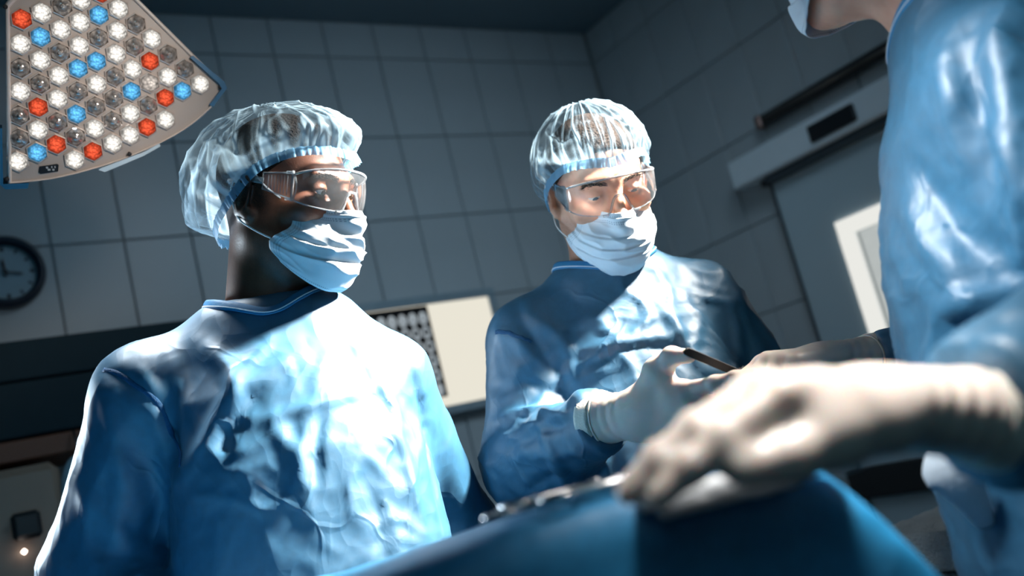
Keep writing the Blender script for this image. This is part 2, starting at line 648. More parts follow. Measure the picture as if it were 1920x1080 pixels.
def mat_clear(name, tint=(0.97, 0.99, 1.0), haze=0.04, ior=1.45):
    """thin clear polycarbonate: reflects by Fresnel, lets the rest straight through, slight haze"""
    m, nt, out = newmat(name)
    tr = N(nt, 'ShaderNodeBsdfTransparent'); tr.inputs[0].default_value = (*tint, 1)
    g = N(nt, 'ShaderNodeBsdfGlossy', Roughness=0.03)
    fr = N(nt, 'ShaderNodeFresnel', IOR=ior)
    m1 = N(nt, 'ShaderNodeMixShader'); L(nt, fr.outputs[0], m1.inputs[0]); L(nt, tr.outputs[0], m1.inputs[1]); L(nt, g.outputs[0], m1.inputs[2])
    d = N(nt, 'ShaderNodeBsdfDiffuse'); d.inputs[0].default_value = (0.85, 0.93, 1, 1)
    n = N(nt, 'ShaderNodeTexNoise', Scale=30.0, Detail=3.0); L(nt, coords(nt), n.inputs['Vector'])
    h = N(nt, 'ShaderNodeMath', _operation='MULTIPLY', i1=haze * 2); L(nt, n.outputs['Fac'], h.inputs[0])
    m2 = N(nt, 'ShaderNodeMixShader'); L(nt, h.outputs[0], m2.inputs[0]); L(nt, m1.outputs[0], m2.inputs[1]); L(nt, d.outputs[0], m2.inputs[2])
    L(nt, m2.outputs[0], out.inputs[0])
    return m


def mat_mask(name, col):
    """pleated three-layer mask: dotted weld lines along the edges, soft fibre relief"""
    m, nt, out = newmat(name)
    b = N(nt, 'ShaderNodeBsdfPrincipled', Roughness=0.7)
    b.inputs['Subsurface Weight'].default_value = 0.1
    b.inputs['Subsurface Radius'].default_value = (0.004, 0.004, 0.004)
    b.inputs['Sheen Weight'].default_value = 0.2
    uv = nt.nodes.new('ShaderNodeUVMap')
    sp = N(nt, 'ShaderNodeSeparateXYZ'); L(nt, uv.outputs[0], sp.inputs[0])

    def mth(op, a, bb=None, cc=None):
        n = N(nt, 'ShaderNodeMath', _operation=op)
        for k, x in enumerate((a, bb, cc)):
            if x is None: continue
            if hasattr(x, 'default_value') or hasattr(x, 'is_linked'): L(nt, x, n.inputs[k])
            else: n.inputs[k].default_value = x
        return n.outputs[0]
    U, Vv = sp.outputs[0], sp.outputs[1]
    du = mth('GREATER_THAN', mth('FRACT', mth('MULTIPLY', U, 70.0)), 0.45)
    dv = mth('GREATER_THAN', mth('FRACT', mth('MULTIPLY', Vv, 55.0)), 0.45)
    tot = None
    for pos in (0.045, 0.12, 0.145, 0.965):
        ln = mth('MULTIPLY', mth('LESS_THAN', mth('ABSOLUTE', mth('SUBTRACT', Vv, pos)), 0.007), du)
        tot = ln if tot is None else mth('MAXIMUM', tot, ln)
    for pos in (0.035, 0.055, 0.075, 0.925, 0.945, 0.965):
        ln = mth('MULTIPLY', mth('LESS_THAN', mth('ABSOLUTE', mth('SUBTRACT', U, pos)), 0.005), dv)
        tot = mth('MAXIMUM', tot, ln)
    mx = N(nt, 'ShaderNodeMix', _data_type='RGBA'); L(nt, mth('MULTIPLY', tot, 0.55), mx.inputs['Factor'])
    mx.inputs['A'].default_value = (*col, 1); mx.inputs['B'].default_value = (0.10, 0.22, 0.34, 1)
    L(nt, mx.outputs['Result'], b.inputs['Base Color'])
    c = coords(nt)
    n = N(nt, 'ShaderNodeTexNoise', Scale=26.0, Detail=4.0, Distortion=0.8); n.noise_type = 'RIDGED_MULTIFRACTAL'
    L(nt, c, n.inputs['Vector'])
    n2 = N(nt, 'ShaderNodeTexNoise', Scale=700.0); L(nt, c, n2.inputs['Vector'])
    b1 = N(nt, 'ShaderNodeBump', Strength=0.22, Distance=0.003); L(nt, n.outputs['Fac'], b1.inputs['Height'])
    b2 = N(nt, 'ShaderNodeBump', Strength=0.2, Distance=0.0005); L(nt, n2.outputs['Fac'], b2.inputs['Height']); L(nt, b1.outputs[0], b2.inputs['Normal'])
    L(nt, b2.outputs[0], b.inputs['Normal'])
    L(nt, b.outputs[0], out.inputs[0])
    return m


def mat_glove(name, col):
    m, nt, out = newmat(name)
    b = N(nt, 'ShaderNodeBsdfPrincipled', Roughness=0.42)
    b.inputs['Subsurface Weight'].default_value = 0.55
    b.inputs['Subsurface Radius'].default_value = (0.018, 0.007, 0.004)
    b.inputs['Subsurface Scale'].default_value = 0.5
    c = coords(nt)
    n = N(nt, 'ShaderNodeTexNoise', Scale=40.0, Detail=4.0); L(nt, c, n.inputs['Vector'])
    L(nt, ramp(nt, n.outputs['Fac'], [(0.3, tuple(x * 0.93 for x in col)), (0.7, col)]), b.inputs['Base Color'])
    n2 = N(nt, 'ShaderNodeTexNoise', Scale=45.0, Detail=3.0, Distortion=1.5); n2.noise_type = 'RIDGED_MULTIFRACTAL'
    L(nt, c, n2.inputs['Vector'])
    bp = N(nt, 'ShaderNodeBump', Strength=0.16, Distance=0.002); L(nt, n2.outputs['Fac'], bp.inputs['Height'])
    L(nt, bp.outputs[0], b.inputs['Normal'])
    L(nt, b.outputs[0], out.inputs[0])
    return m


GOWN = mat_gown('gown_blue', (.014, .108, .205), bump=.55, rough=.55)
DRAPE = mat_gown('drape_blue', (.003, .24, .50), bump=0.2, rough=0.55)
BIND = pbr('binding_blue', srgb(40, 120, 170), 0.6, bump=0.3, bscale=300)
THREAD = pbr('white_thread', (0.75, 0.82, 0.88), 0.7)
TIE = pbr('white_tie', (.72, .80, .86), .7, bump=.5, bscale=120)
SEAM = pbr('seam_blue', srgb(14, 78, 122), 0.7, bump=0.8, bscale=500)
SKIN_D = mat_skin('skin_dark_brown', srgb(120, 78, 58), srgb(88, 54, 40), 0.42, srgb(22, 15, 13))
SKIN_L = mat_skin('skin_fair', srgb(226, 176, 150), srgb(205, 148, 122), 0.48, srgb(92, 66, 52))
HAIR_D = pbr('hair_black', (0.008, 0.007, 0.007), 0.9, 0.15, bump=1.0, bscale=260, bdist=0.004)
HAIR_B = pbr('hair_brown', (0.028, 0.018, 0.013), 0.85, 0.2, bump=1.0, bscale=260, bdist=0.004)
CAP = mat_sheer('cap_fabric', (0.36, 0.52, 0.63), .04, .84)
CAPW = mat_sheer('cap_fabric_white', (0.82, 0.9, 0.95), 0.6, 0.97)
HEM = mat_sheer('cap_hem', (0.20, 0.48, 0.74), 0.74, 0.86)
MASK = mat_mask('mask_fabric', (0.74, 0.84, 0.92))
LOOP = pbr('elastic_white', (0.85, 0.88, 0.9), 0.7)
CLEAR = mat_clear('clear_lens')
CLEARRIM = mat_clear('clear_rim', haze=0.13, ior=1.6)
GLOVE = mat_glove('latex_glove', srgb(224, 210, 200))
KNIT = pbr('knit_cuff', srgb(235, 226, 214), 0.85, bump=0.8, bscale=400)
TROUSER = pbr('trouser_blue', srgb(20, 80, 120), 0.8)
SHOE = pbr('shoe_white', (0.6, 0.62, 0.64), 0.5)
EYEW = pbr('eye_white', (0.72, 0.68, 0.64), 0.15, var=0.03)
IRISD = pbr('iris_dark', (0.03, 0.018, 0.012), 0.1)
IRISB = pbr('iris_grey', (0.10, 0.12, 0.13), 0.1)
STEEL = pbr('brushed_steel', (0.6, 0.61, 0.62), 0.22, metal=1.0)
DARKSTEEL = pbr('dark_steel', (0.03, 0.028, 0.028), 0.6, 0.25)
# ------------------------------------------------------------------ the room
CZ = CP[2]
WY, WX = 2.95, 2.73           # back wall plane y, right wall plane x
CEIL = CZ + 0.577 * WY
TILE = pbr('tile_grey_glaze', srgb(176, 184, 188), 0.4, 0.4, var=0.05, nscale=3)
GROUT = pbr('grout', srgb(140, 146, 148), 0.9)
PAINT = pbr('ceiling_paint', srgb(120, 140, 150), 0.8, var=0.03, nscale=2)
FLOORM = pbr('floor_vinyl', srgb(90, 105, 112), 0.35)


def slab(name, lo, hi, mat, kind='structure', parent=None, bev=0.0):
    lo = np.array(lo, float); hi = np.array(hi, float)
    v, f = box((lo + hi) / 2, hi - lo, None, bev)
    o = obj(name, mesh_fast(name, v, f, False), mat, parent)
    if kind: o['kind'] = kind
    return o


XL, YF = -1.9, -2.2
slab('floor', (XL - .1, YF - .1, -0.1), (WX + .1, WY + .1, 0), FLOORM)
slab('ceiling', (XL - .1, YF - .1, CEIL), (WX + .1, WY + .1, CEIL + .1), PAINT)
wb = slab('wall_back', (XL - .1, WY, 0), (WX + .1, WY + .1, CEIL), GROUT)
wr = slab('wall_right', (WX, YF - .1, 0), (WX + .1, WY, CEIL), GROUT)
slab('wall_left', (XL - .1, YF - .1, 0), (XL, WY, CEIL), PAINT)
slab('wall_front', (XL, YF - .1, 0), (WX, YF, CEIL), PAINT)

_tile_mesh = {}


def tile(parent, c, sx, sy, sz):
    key = (round(sx, 3), round(sy, 3), round(sz, 3))
    if key not in _tile_mesh:
        v, f = box((0, 0, 0), key, None, 0.0025)
        me = mesh_fast('tile', v, f, False)
        me.materials.append(TILE)
        _tile_mesh[key] = me
    o = bpy.data.objects.new('tile', _tile_mesh[key])
    COL.objects.link(o)
    o.parent = parent
    o.location = c
    o.rotation_euler = (random.uniform(-.002, .002), random.uniform(-.002, .002), random.uniform(-.002, .002))


rows = [CZ + 1.25 + 0.31 * k for k in range(-6, 2)]
rows = [z for z in rows if z > 0.3] + [CEIL]
random.seed(4)
xs = [1.915 + 0.2 * k for k in range(-11, 5)]
for a, b in zip(rows[:-1], rows[1:]):
    for x in xs:
        x1 = min(x + 0.2, WX - 0.012)
        if x1 - x < 0.03: continue
        tile(wb, ((x + x1) / 2, WY - 0.004, (a + b) / 2), x1 - x - 0.004, 0.012, b - a - 0.004)
DY1 = CP[1] + (P(1486, 480, 1) - CP)[1] * (WX - 0.05) / (P(1486, 480, 1) - CP)[0] + .002                    # door leaf's far edge
ys = [WY - 0.014 - 0.155 - 0.2 * k for k in range(-1, 9)]
for a, b in zip(rows[:-1], rows[1:]):
    for y in ys:
        y1 = min(y + 0.2, WY - 0.014)
        if y1 - y < 0.03: continue
        if b < CZ + 0.80:
            y = max(y, DY1)
            if y1 - y < .02: continue
        tile(wr, (WX - 0.004, (y + y1) / 2, (a + b) / 2), 0.012, y1 - y - 0.004, b - a - 0.004)


def onx(px, py, x):
    d = P(px, py, 1) - CP
    return CP + d * (x / d[0])


def ony(px, py, y):
    d = P(px, py, 1) - CP
    return CP + d * (y / d[1])


# door, sliding leaf under an operator header
DOORM = pbr('door_paint', srgb(186, 204, 212), 0.45, var=0.02, nscale=2)
HEADM = pbr('header_aluminium', srgb(222, 232, 238), 0.4, var=0.02)
BLACK = pbr('black_plastic', (0.008, 0.009, 0.012), 0.3)
WHITEF = pbr('white_frame', srgb(240, 238, 232), 0.5)
RUB = pbr('dark_rubber', (0.02, 0.022, 0.025), 0.7)
x0 = WX - 0.05
dl = empty('door_1', (x0, 1.7, 0)); dl['kind'] = 'structure'
leafy = onx(1486, 480, x0)[1]
wy1 = onx(1600, 520, x0)[1]; wz1 = onx(1567, 418, x0)[2]; wz0 = wz1 - 0.62
wy0 = wy1 - 0.55
lz = CZ + 0.79
pieces = [((x0, wy1, 0.02), (x0 + .045, leafy, lz)), ((x0, wy0 - .35, .02), (x0 + .045, wy0, lz)),
          ((x0, wy0, wz1), (x0 + .045, wy1, lz)), ((x0, wy0, .02), (x0 + .045, wy1, wz0))]
v, f = join([box((np.array(a) + b) / 2, np.array(b) - np.array(a)) for a, b in [(np.array(a), np.array(b)) for a, b in pieces]])
obj('leaf', mesh_fast('leaf', v, f, False), DOORM, dl)
fw = 0.05
v, f = join([box((x0 + .004, (wy0 + wy1) / 2, z), (.03, wy1 - wy0 - .002, fw)) for z in (wz0 + fw / 2, wz1 - fw / 2)] +
            [box((x0 + .004, y, (wz0 + wz1) / 2), (.03, fw, wz1 - wz0 - 2 * fw - .002)) for y in (wy0 + fw / 2, wy1 - fw / 2)])
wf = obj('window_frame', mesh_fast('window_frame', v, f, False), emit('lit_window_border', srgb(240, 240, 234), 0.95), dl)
wf['label'] = 'glowing white border'
v, f = box((x0 + .01, (wy0 + wy1) / 2, (wz0 + wz1) / 2), (.006, wy1 - wy0 - 2 * fw, wz1 - wz0 - 2 * fw))
obj('pane', mesh_fast('pane', v, f, False), mat_clear('door_glass'), dl)
v, f = box((x0 + .036, (wy0 + wy1) / 2, (wz0 + wz1) / 2), (.006, wy1 - wy0 - 2 * fw, wz1 - wz0 - 2 * fw))
obj('lit_corridor_glass', mesh_fast('lit', v, f, False), emit('corridor_glow', srgb(205, 207, 203), 0.95), dl)
v, f = box((x0 + .02, leafy - .004, lz / 2), (.05, .008, lz))
obj('leaf_edge', mesh_fast('leaf_edge', v, f, False), pbr('edge_dark', srgb(50, 60, 68), 0.6), dl)
q = onx(1700, 905, x0)
v, f = box((x0 - .012, 1.7, q[2] + .02), (.03, 1.08, .10), None, .006)
obj('bumper_rail', mesh_fast('bumper', v, f, False), RUB, dl)

xh = WX - 0.12
hy1 = onx(1368, 330, xh)[1]; hz1 = onx(1366, 305, xh)[2]; hz0 = onx(1381, 355, xh)[2]
hd = empty('door_operator', (xh, 1.6, hz0))
tag(hd, 'long pale grey door operator box with a black sensor window above the door', 'door operator')
v, f = box((WX - .06, (hy1 + 0.9) / 2, (hz0 + hz1) / 2), (.12, hy1 - 0.9, hz1 - hz0), None, .006)
obj('housing', mesh_fast('housing', v, f, False), HEADM, hd)
v, f = box((WX - .052, (hy1 - .12 + 0.9) / 2, hz0 - .012), (.085, hy1 - .12 - 0.9, .024), None, .003)
obj('track', mesh_fast('track', v, f, False), pbr('track_dark', srgb(60, 72, 80), 0.5), hd)
a = onx(1518, 250, xh); b = onx(1605, 212, xh)
v, f = box((xh - .004, (a[1] + b[1]) / 2, (a[2] + b[2]) / 2), (.016, a[1] - b[1], .055), None, .004)
sw = obj('sensor_window', mesh_fast('sensor', v, f, False), BLACK, hd)
sw['label'] = 'glossy black sensor window'
v, f = box((WX - .05, hy1 - .10, hz0 - .012), (.05, .04, .022), None, .004)
obj('end_stop', mesh_fast('stop', v, f, False), RUB, hd)

# dark wall rail above the door
xr = WX - 0.045
a = onx(1430, 228, xr); b = onx(1775, 30, xr)
rl = empty('wall_rail', a)
tag(rl, 'dark metal rail fixed to the tiles above the door operator', 'rail')
v, f = box((a + b) / 2, (.03, a[1] - b[1], .045), None, .006)
obj('bar', mesh_fast('bar', v, f, False), pbr('rail_dark', srgb(62, 60, 60), 0.35, metal=0.6), rl)
v, f = tube([(xr - .018, a[1] - .02, a[2]), (xr - .018, b[1], b[2])], .008, 10)
obj('rod', mesh_fast('rod', v, f), pbr('rail_rod', srgb(120, 112, 106), 0.3, metal=0.9), rl)
v, f = box((xr, a[1] + .008, a[2]), (.045, .03, .05), None, .008)
obj('end_cap', mesh_fast('endcap', v, f, False), pbr('end_cap_copper', srgb(120, 92, 84), 0.4, metal=0.4), rl)
for t in (.12, .5, .88):
    c = a + (b - a) * t
    v, f = box((WX - .02, c[1], c[2]), (.035, .03, .03), None, .003)
    obj('bracket', mesh_fast('bracket', v, f, False), RUB, rl)

# wall clock
cc = ony(10, 511, WY - .03)
ck = empty('wall_clock', cc)
tag(ck, 'round wall clock with a wide navy rim and pale dial on the grey tiles', 'clock')
R0 = 0.103
a = np.linspace(0, 2 * np.pi, 64, endpoint=False)
prof = [(.76, -.004), (.80, -.022), (.88, -.028), (.96, -.022), (1.0, -.004), (1.0, .022), (.76, .022)]
v = np.concatenate([np.stack([cc[0] + R0 * r * np.cos(a), np.full(64, cc[1] + y), cc[2] + R0 * r * np.sin(a)], -1) for r, y in prof])
n = 64; j = np.arange(n); k = (j + 1) % n
f = np.concatenate([np.stack([i * n + j, i * n + k, ((i + 1) % 7) * n + k, ((i + 1) % 7) * n + j], -1) for i in range(7)])
obj('rim', mesh_fast('rim', v, f), pbr('clock_navy', srgb(8, 26, 46), 0.35), ck)


def disc(c, r, th, n=48):
    a = np.linspace(0, 2 * np.pi, n, endpoint=False)
    return prism(np.stack([np.cos(a) * r, np.sin(a) * r], -1), 0, th, (c, (1, 0, 0), (0, 0, 1), (0, -1, 0)))


v, f = disc(cc + [0, .008, 0], R0 * .79, .004)
obj('dial', mesh_fast('dial', v, f, False), pbr('dial_grey', srgb(150, 172, 182), 0.5), ck)
parts = []
for h in range(12):
    t = h * np.pi / 6
    e1 = np.array([np.cos(t), 0, np.sin(t)]); e2 = np.array([-np.sin(t), 0, np.cos(t)])
    parts.append(box(cc + e1 * R0 * .66 + [0, .003, 0], (.012, .002, .006 if h % 3 else .009), np.array([e1, [0, 1, 0], e2])))
v, f = join(parts)
obj('hour_mark', mesh_fast('marks', v, f, False), BLACK, ck)['kind'] = 'stuff'


def hand_bar(name, ang, ln, wd, m, lift):
    e1 = np.array([np.sin(ang), 0, np.cos(ang)]); e2 = np.array([np.cos(ang), 0, -np.sin(ang)])
    v, f = prism([(-.012, -wd * .6), (ln * .8, -wd), (ln, 0), (ln * .8, wd), (-.012, wd * .6)], 0, .0015, (cc + [0, -lift, 0], e1, e2, (0, -1, 0)))
    obj(name, mesh_fast(name, v, f, False), m, ck)


hand_bar('hour_hand', math.radians(-8), .036, .004, BLACK, .002)
hand_bar('minute_hand', math.radians(100), .047, .003, pbr('hand_grey', (.05, .06, .07), .4), .004)
hand_bar('second_hand', math.radians(-4), .044, .0012, pbr('hand_red', (.12, .03, .02), .4), .006)
v, f = disc(cc + [0, -.003, 0], .006, .006, 20)
obj('hub', mesh_fast('hub', v, f, False), BLACK, ck)

# dark wall cabinets at far left
yc = WY - 0.30
CABD = pbr('cabinet_slate', srgb(44, 60, 66), 0.8, .12, var=0.03)
WOOD = pbr('brown_laminate', srgb(124, 80, 60), 0.5, var=0.15, nscale=6)
BEIGE = pbr('beige_enamel', srgb(168, 146, 128), 0.35, var=0.03)
zt = ony(0, 642, yc)[2]; zm = ony(60, 712, yc)[2]; zb = ony(0, 829, yc)[2]
xe = ony(400, 640, yc)[0] + 0.1
cb = empty('wall_cabinet', (0, yc, zb))
tag(cb, 'dark slate wall cabinet with two stacked flap doors under the tiles', 'cabinet')
v, f = box(((-1.2 + xe) / 2, (yc + .02 + WY) / 2 - .008, (zt + zb) / 2), (xe + 1.2, WY - yc - .04, zt - zb), None, .004)
obj('body', mesh_fast('body', v, f, False), CABD, cb)
for x1, x2 in ((-1.2, -.32), (-.32, xe)):
    for z1, z2 in ((zb, zm), (zm, zt)):
        v, f = box(((x1 + x2) / 2, yc, (z1 + z2) / 2), (x2 - x1 - .004, .02, z2 - z1 - .006), None, .003)
        obj('door', mesh_fast('door', v, f, False), CABD, cb)
zw = ony(0, 872, yc)[2]
sf = empty('shelf_board', (0, yc, zw))
tag(sf, 'brown wooden board running under the dark wall cabinet', 'shelf')
v, f = box(((-1.2 + xe) / 2, (yc - .01 + WY) / 2 - .008, (zb + zw) / 2 - .001), (xe + 1.2, WY - yc - .02, zb - zw - .004), None, .003)
obj('board', mesh_fast('board', v, f, False), WOOD, sf)
# beige equipment cabinet below
yb = WY - 0.38
zbt = ony(0, 880, yb)[2]; xb = ony(118, 900, yb)[0]
eq = empty('equipment_cabinet', (xb - .4, yb, 0))
tag(eq, 'beige equipment cabinet with a dark square socket on its front', 'cabinet')
v, f = box((xb - .45, (yb + WY) / 2, zbt / 2), (.9, WY - yb - .03, zbt), None, .02)
obj('body', mesh_fast('body', v, f, False), BEIGE, eq)
a = ony(50, 985, yb - .01)
v, f = box((a[0], yb - .008, a[2]), (.062, .02, .062), None, .008)
obj('socket_plate', mesh_fast('socket', v, f, False), pbr('socket_dark', srgb(36, 40, 44), .4), eq)
v, f = box((a[0], yb - .018, a[2]), (.045, .006, .045), None, .002)
obj('socket_rocker', mesh_fast('rocker', v, f, False), pbr('socket_grey', srgb(70, 68, 66), .5), eq)
a = ony(46, 1034, yb - .012)
v, f = box((a[0], yb - .006, a[2]), (.012, .016, .012), None, .005)
obj('indicator_lamp', mesh_fast('indicator', v, f), emit('indicator_glow', (1, .82, .7), 6), eq)
a = ony(88, 1026, yb - .012)
v, f = box((a[0], yb - .004, a[2]), (.016, .01, .01), None, .004)
obj('red_button', mesh_fast('button', v, f), pbr('button_red', srgb(150, 70, 60), .4), eq)
a = ony(120, 880, yb - .02)
bg = empty('drip_bag', (xb + .06, yb - .02, zbt - .15))
tag(bg, 'pale translucent pouch hanging beside the beige cabinet', 'pouch')
v, f = nets(lambda p: smax(ell(p, (xb + .05, yb + .03, zbt - .10), (.055, .02, .11)), p[:, 2] - (zbt + .005), .01), (xb - .03, yb, zbt - .25), (xb + .14, yb + .07, zbt + .03), .004)
obj('pouch', mesh_fast('pouch', v, f), pbr('pouch_blue', srgb(150, 180, 192), .3), bg)
v, f = tube([(xb + .05, yb + .03, zbt), (xb + .05, yb + .06, zb - .005)], .003, 6)
obj('hook', mesh_fast('hook', v, f), STEEL, bg)

# x-ray film viewer on the back wall
yl = WY - 0.05
A = ony(800, 572, yl); Bq = ony(922, 554, yl); Cq = ony(921, 745, yl); Dq = ony(816, 765, yl)
z1 = (A[2] + Bq[2]) / 2; z0 = Cq[2]; xr1 = ony(925, 600, yl)[0]; xl1 = ony(667, 600, yl)[0]
xm = ony(820, 650, yl)[0]
vb = empty('xray_viewer', ((xl1 + xr1) / 2, yl, z0))
tag(vb, 'wall mounted light box with a glowing cream panel between the two surgeons', 'light box')
fr = .03
ALU = pbr('viewer_frame', srgb(150, 168, 178), .35, metal=0.2)
v, f = box(((xl1 + xr1) / 2, (yl + .006 + WY - .012) / 2, (z0 + z1) / 2), (xr1 - xl1 + 2 * fr - .004, WY - .012 - yl - .006, z1 - z0 + 2 * fr - .004), None, .004)
obj('housing', mesh_fast('housing', v, f, False), ALU, vb)
v, f = join([box(((xl1 + xr1) / 2, yl + .002, z), (xr1 - xl1 + 2 * fr, .022, fr), None, .003) for z in (z0 - fr / 2, z1 + fr / 2)] +
            [box((x, yl + .002, (z0 + z1) / 2), (fr, .022, z1 - z0), None, .003) for x in (xl1 - fr / 2, xr1 + fr / 2)])
obj('frame', mesh_fast('frame', v, f, False), ALU, vb)
GLOW = emit('viewer_glow', srgb(243, 238, 222), 0.92)
for x1, x2 in ((xl1, xm - .001), (xm + .001, xr1)):
    v, f = box(((x1 + x2) / 2, yl + .004, (z0 + z1) / 2), (x2 - x1, .006, z1 - z0))
    obj('glowing_panel', mesh_fast('panel', v, f, False), GLOW, vb)
fm = empty('mri_film', (xm - .16, yl - .002, z0 + .03))
tag(fm, 'black film sheet printed with rows of grey head scans on the light box', 'film')
fx0, fx1, fz0, fz1 = xl1 + .022, xm - .004, ony(843, 742, yl)[2], z1 - .003
v, f = box(((fx0 + fx1) / 2, yl - .001, (fz0 + fz1) / 2), (fx1 - fx0, .0016, fz1 - fz0))
obj('sheet', mesh_fast('sheet', v, f, False), pbr('film_black', (.004, .004, .005), .3), fm)
SCW = pbr('scan_light', (.55, .57, .58), .5, var=.3, nscale=90, **{'Emission__Color': (.7, .72, .72, 1), 'Emission__Strength': .35})
SCD = pbr('scan_grey', (.03, .033, .035), .5, var=.4, nscale=140)
SCM = pbr('scan_mid', (.22, .23, .235), .5, var=.5, nscale=140)
cw = (fx1 - fx0 - .012) / 6; rh = (fz1 - fz0 - .02) / 6


def blob(c, rx, rz, th, wob, seed, n=28):
    a = np.linspace(0, 2 * np.pi, n, endpoint=False)
    k = 1 + wob * np.sin(a * 2 + seed) + wob * .6 * np.cos(3 * a + seed * 2)
    return prism(np.stack([np.cos(a) * rx * k, np.sin(a) * rz * k], -1), 0, th, (c, (1, 0, 0), (0, 0, 1), (0, -1, 0)))


for i in range(6):
    for r in range(6):
        c = np.array([fx1 - .006 - cw * (i + .5), yl - .0018, fz1 - .018 - rh * (r + .5)])
        s = 1.0 - .1 * (r == 5)
        v, f = blob(c, cw * .41 * s, rh * .46 * s, .0006, .03, r)
        so = obj('head_scan', mesh_fast('scan', v, f, False), SCW, fm)
        if r < 5:
            ps = []
            if r == 0:
                ps = [blob(c + [0, -.0006, -rh * .14], cw * .13, rh * .07, .0004, .1, 1), blob(c + [-.006, -.0006, rh * .18], cw * .06, rh * .06, .0004, .1, 2), blob(c + [.006, -.0006, rh * .18], cw * .06, rh * .06, .0004, .1, 2)]
            else:
                ps = [blob(c + [0, -.0006, rh * .02], cw * (.2 + .02 * (r == 4)), rh * (.26 if r < 4 else .2), .0004, .06, r)]
            if r == 4: ps.append(blob(c + [0, -.0006, -rh * .2], cw * .08, rh * .14, .0004, .1, 0))
            v, f = join(ps)
            obj('dark_tissue', mesh_fast('tissue', v, f, False), SCD if r < 3 else SCM, so)
# ------------------------------------------------------------------ surgical lamp head, upper left
LD = 1.62
lc = P(200, 170, LD)
ez = (CP - lc) / np.linalg.norm(CP - lc)
ez = ez + 0.10 * CR - 0.04 * CU; ez /= np.linalg.norm(ez)
ex = CR - ez * (CR @ ez); ex /= np.linalg.norm(ex)
ey = np.cross(ez, ex)


def LP(x, y):
    """pixel -> local coordinates on the lamp's face plane"""
    d = P(x, y, 1) - CP
    t = ((lc - CP) @ ez) / (d @ ez)
    q = CP + d * t - lc
    return np.array([q @ ex, q @ ey])


lamp = empty('surgical_lamp', lc)
tag(lamp, 'wedge shaped surgical lamp head packed with white, blue and red hexagonal bulbs', 'lamp')
arc = spline([(424, 163), (392, 205), (340, 246), (268, 283), (190, 312), (100, 335), (14, 345)], 26)
outl = [LP(*q) for q in [(10, 6), (60, -52), (160, -84), (190, -70)]] + [LP(*q) for q in arc]
outl = np.array(outl)
cen = outl.mean(0)
inner = cen + (outl - cen) * 0.965
FROST = pbr('lamp_plate_grey', srgb(160, 148, 139), .45, var=.05, nscale=8)
RIMM = pbr('lamp_rim_clear', srgb(228, 214, 204), .3, var=.05, **{'Transmission__Weight': .25})
axs = (lc, ex, ey, ez)
v, f = prism(inner, -.012, 0, axs)
obj('face_plate', mesh_fast('plate', v, f, False), FROST, lamp)
v, f = prism(outl, -.07, -.012, axs)
obj('housing', mesh_fast('housing', v, f, False), pbr('lamp_housing', srgb(190, 198, 204), .4), lamp)
n = len(outl)
ring = []
for r_, z in ((outl, -.012), (outl, .004), (cen + (outl - cen) * .985, .008), (inner, .004), (inner, -.006)):
    ring.append(lc + r_[:, :1] * ex + r_[:, 1:] * ey + ez * z)
j = np.arange(n); k = (j + 1) % n
f = np.concatenate([np.stack([i * n + j, i * n + k, (i + 1) * n + k, (i + 1) * n + j], -1) for i in range(4)])
obj('rim', mesh_fast('rim', np.concatenate(ring), f), RIMM, lamp)
BUMP = pbr('bumper_blue', srgb(24, 92, 128), .4)
for nm, pl in (('corner_bumper', [(360, 104), (418, 152), (424, 165), (398, 200), (391, 196), (414, 166), (408, 156), (355, 108)]),
               ('corner_bumper', [(0, 240), (4, 240), (6, 344), (54, 342), (52, 352), (10, 354), (0, 345)])):
    q = np.array([LP(*a) for a in pl])
    v, f = prism(q, -.075, .010, axs)
    obj(nm, mesh_fast(nm, v, f, False), BUMP, lamp)
q = np.array([LP(*a) for a in [(184, 318), (190, 314), (270, 284), (298, 268), (300, 274), (268, 292), (196, 322)]])
v, f = prism(q, -.03, .006, axs)
obj('latch', mesh_fast('latch', v, f, False), pbr('latch_clear', srgb(190, 205, 212), .3), lamp)
q = np.array([LP(*a) for a in [(74, 312), (107, 307), (110, 309), (109, 321), (76, 326), (72, 323)]])
v, f = prism(q, 0, .002, axs)
plq = obj('data_plate', mesh_fast('dataplate', v, f, False), BLACK, lamp)
ps = []
for x, y, w_ in ((88, 314, 4), (92, 318, 5), (97, 313, 2), (100, 318, 4), (103, 313, 2)):
    a_ = LP(x, y)
    ps.append(box(lc + ex * a_[0] + ey * a_[1] + ez * .0024, (w_ * .0008, .003, .0006), np.array([ex, ey, ez])))
v, f = join(ps)
obj('print', mesh_fast('print', v, f, False), pbr('print_grey', (.4, .4, .4), .5), plq)['kind'] = 'stuff'
for x, y in ((10, 13), (412, 163), (13, 335), (242, 288)):
    a_ = LP(x, y)
    c = lc + ex * a_[0] + ey * a_[1] + ez * .007
    v, f = tube([c - ez * .003, c + ez * .002], .0035, 12)
    obj('screw', mesh_fast('screw', v, f), DARKSTEEL, lamp)
v, f = tube([lc - ez * .07 + ex * -.02 + ey * .04, lc - ez * .22 + ey * .14, np.array([*(lc - ez * .3)[:2], CEIL - .03])], .024, 14)
obj('arm', mesh_fast('arm', v, f), pbr('arm_grey', srgb(180, 188, 194), .35), lamp)
BULBM = {'W': emit('bulb_white', (1, .95, .88), 1.6, .85, 230, ez), 'B': emit('bulb_blue', (.14, .55, 1), 1.4, .8, 230, ez),
         'R': emit('bulb_red', (1, .12, .05), 1.2, .8, 230, ez),
         'O': pbr('bulb_unlit', (.42, .38, .35), .12, .8, var=.5, nscale=150, metal=.55), 'D': emit('bulb_dim', (.9, .8, .72), 1.0, .8, 190, ez)}
HEXM = pbr('hex_bezel', srgb(190, 176, 166), .25, metal=.3)
HOLE = pbr('reflector_grey', srgb(120, 112, 106), .2, metal=.8)
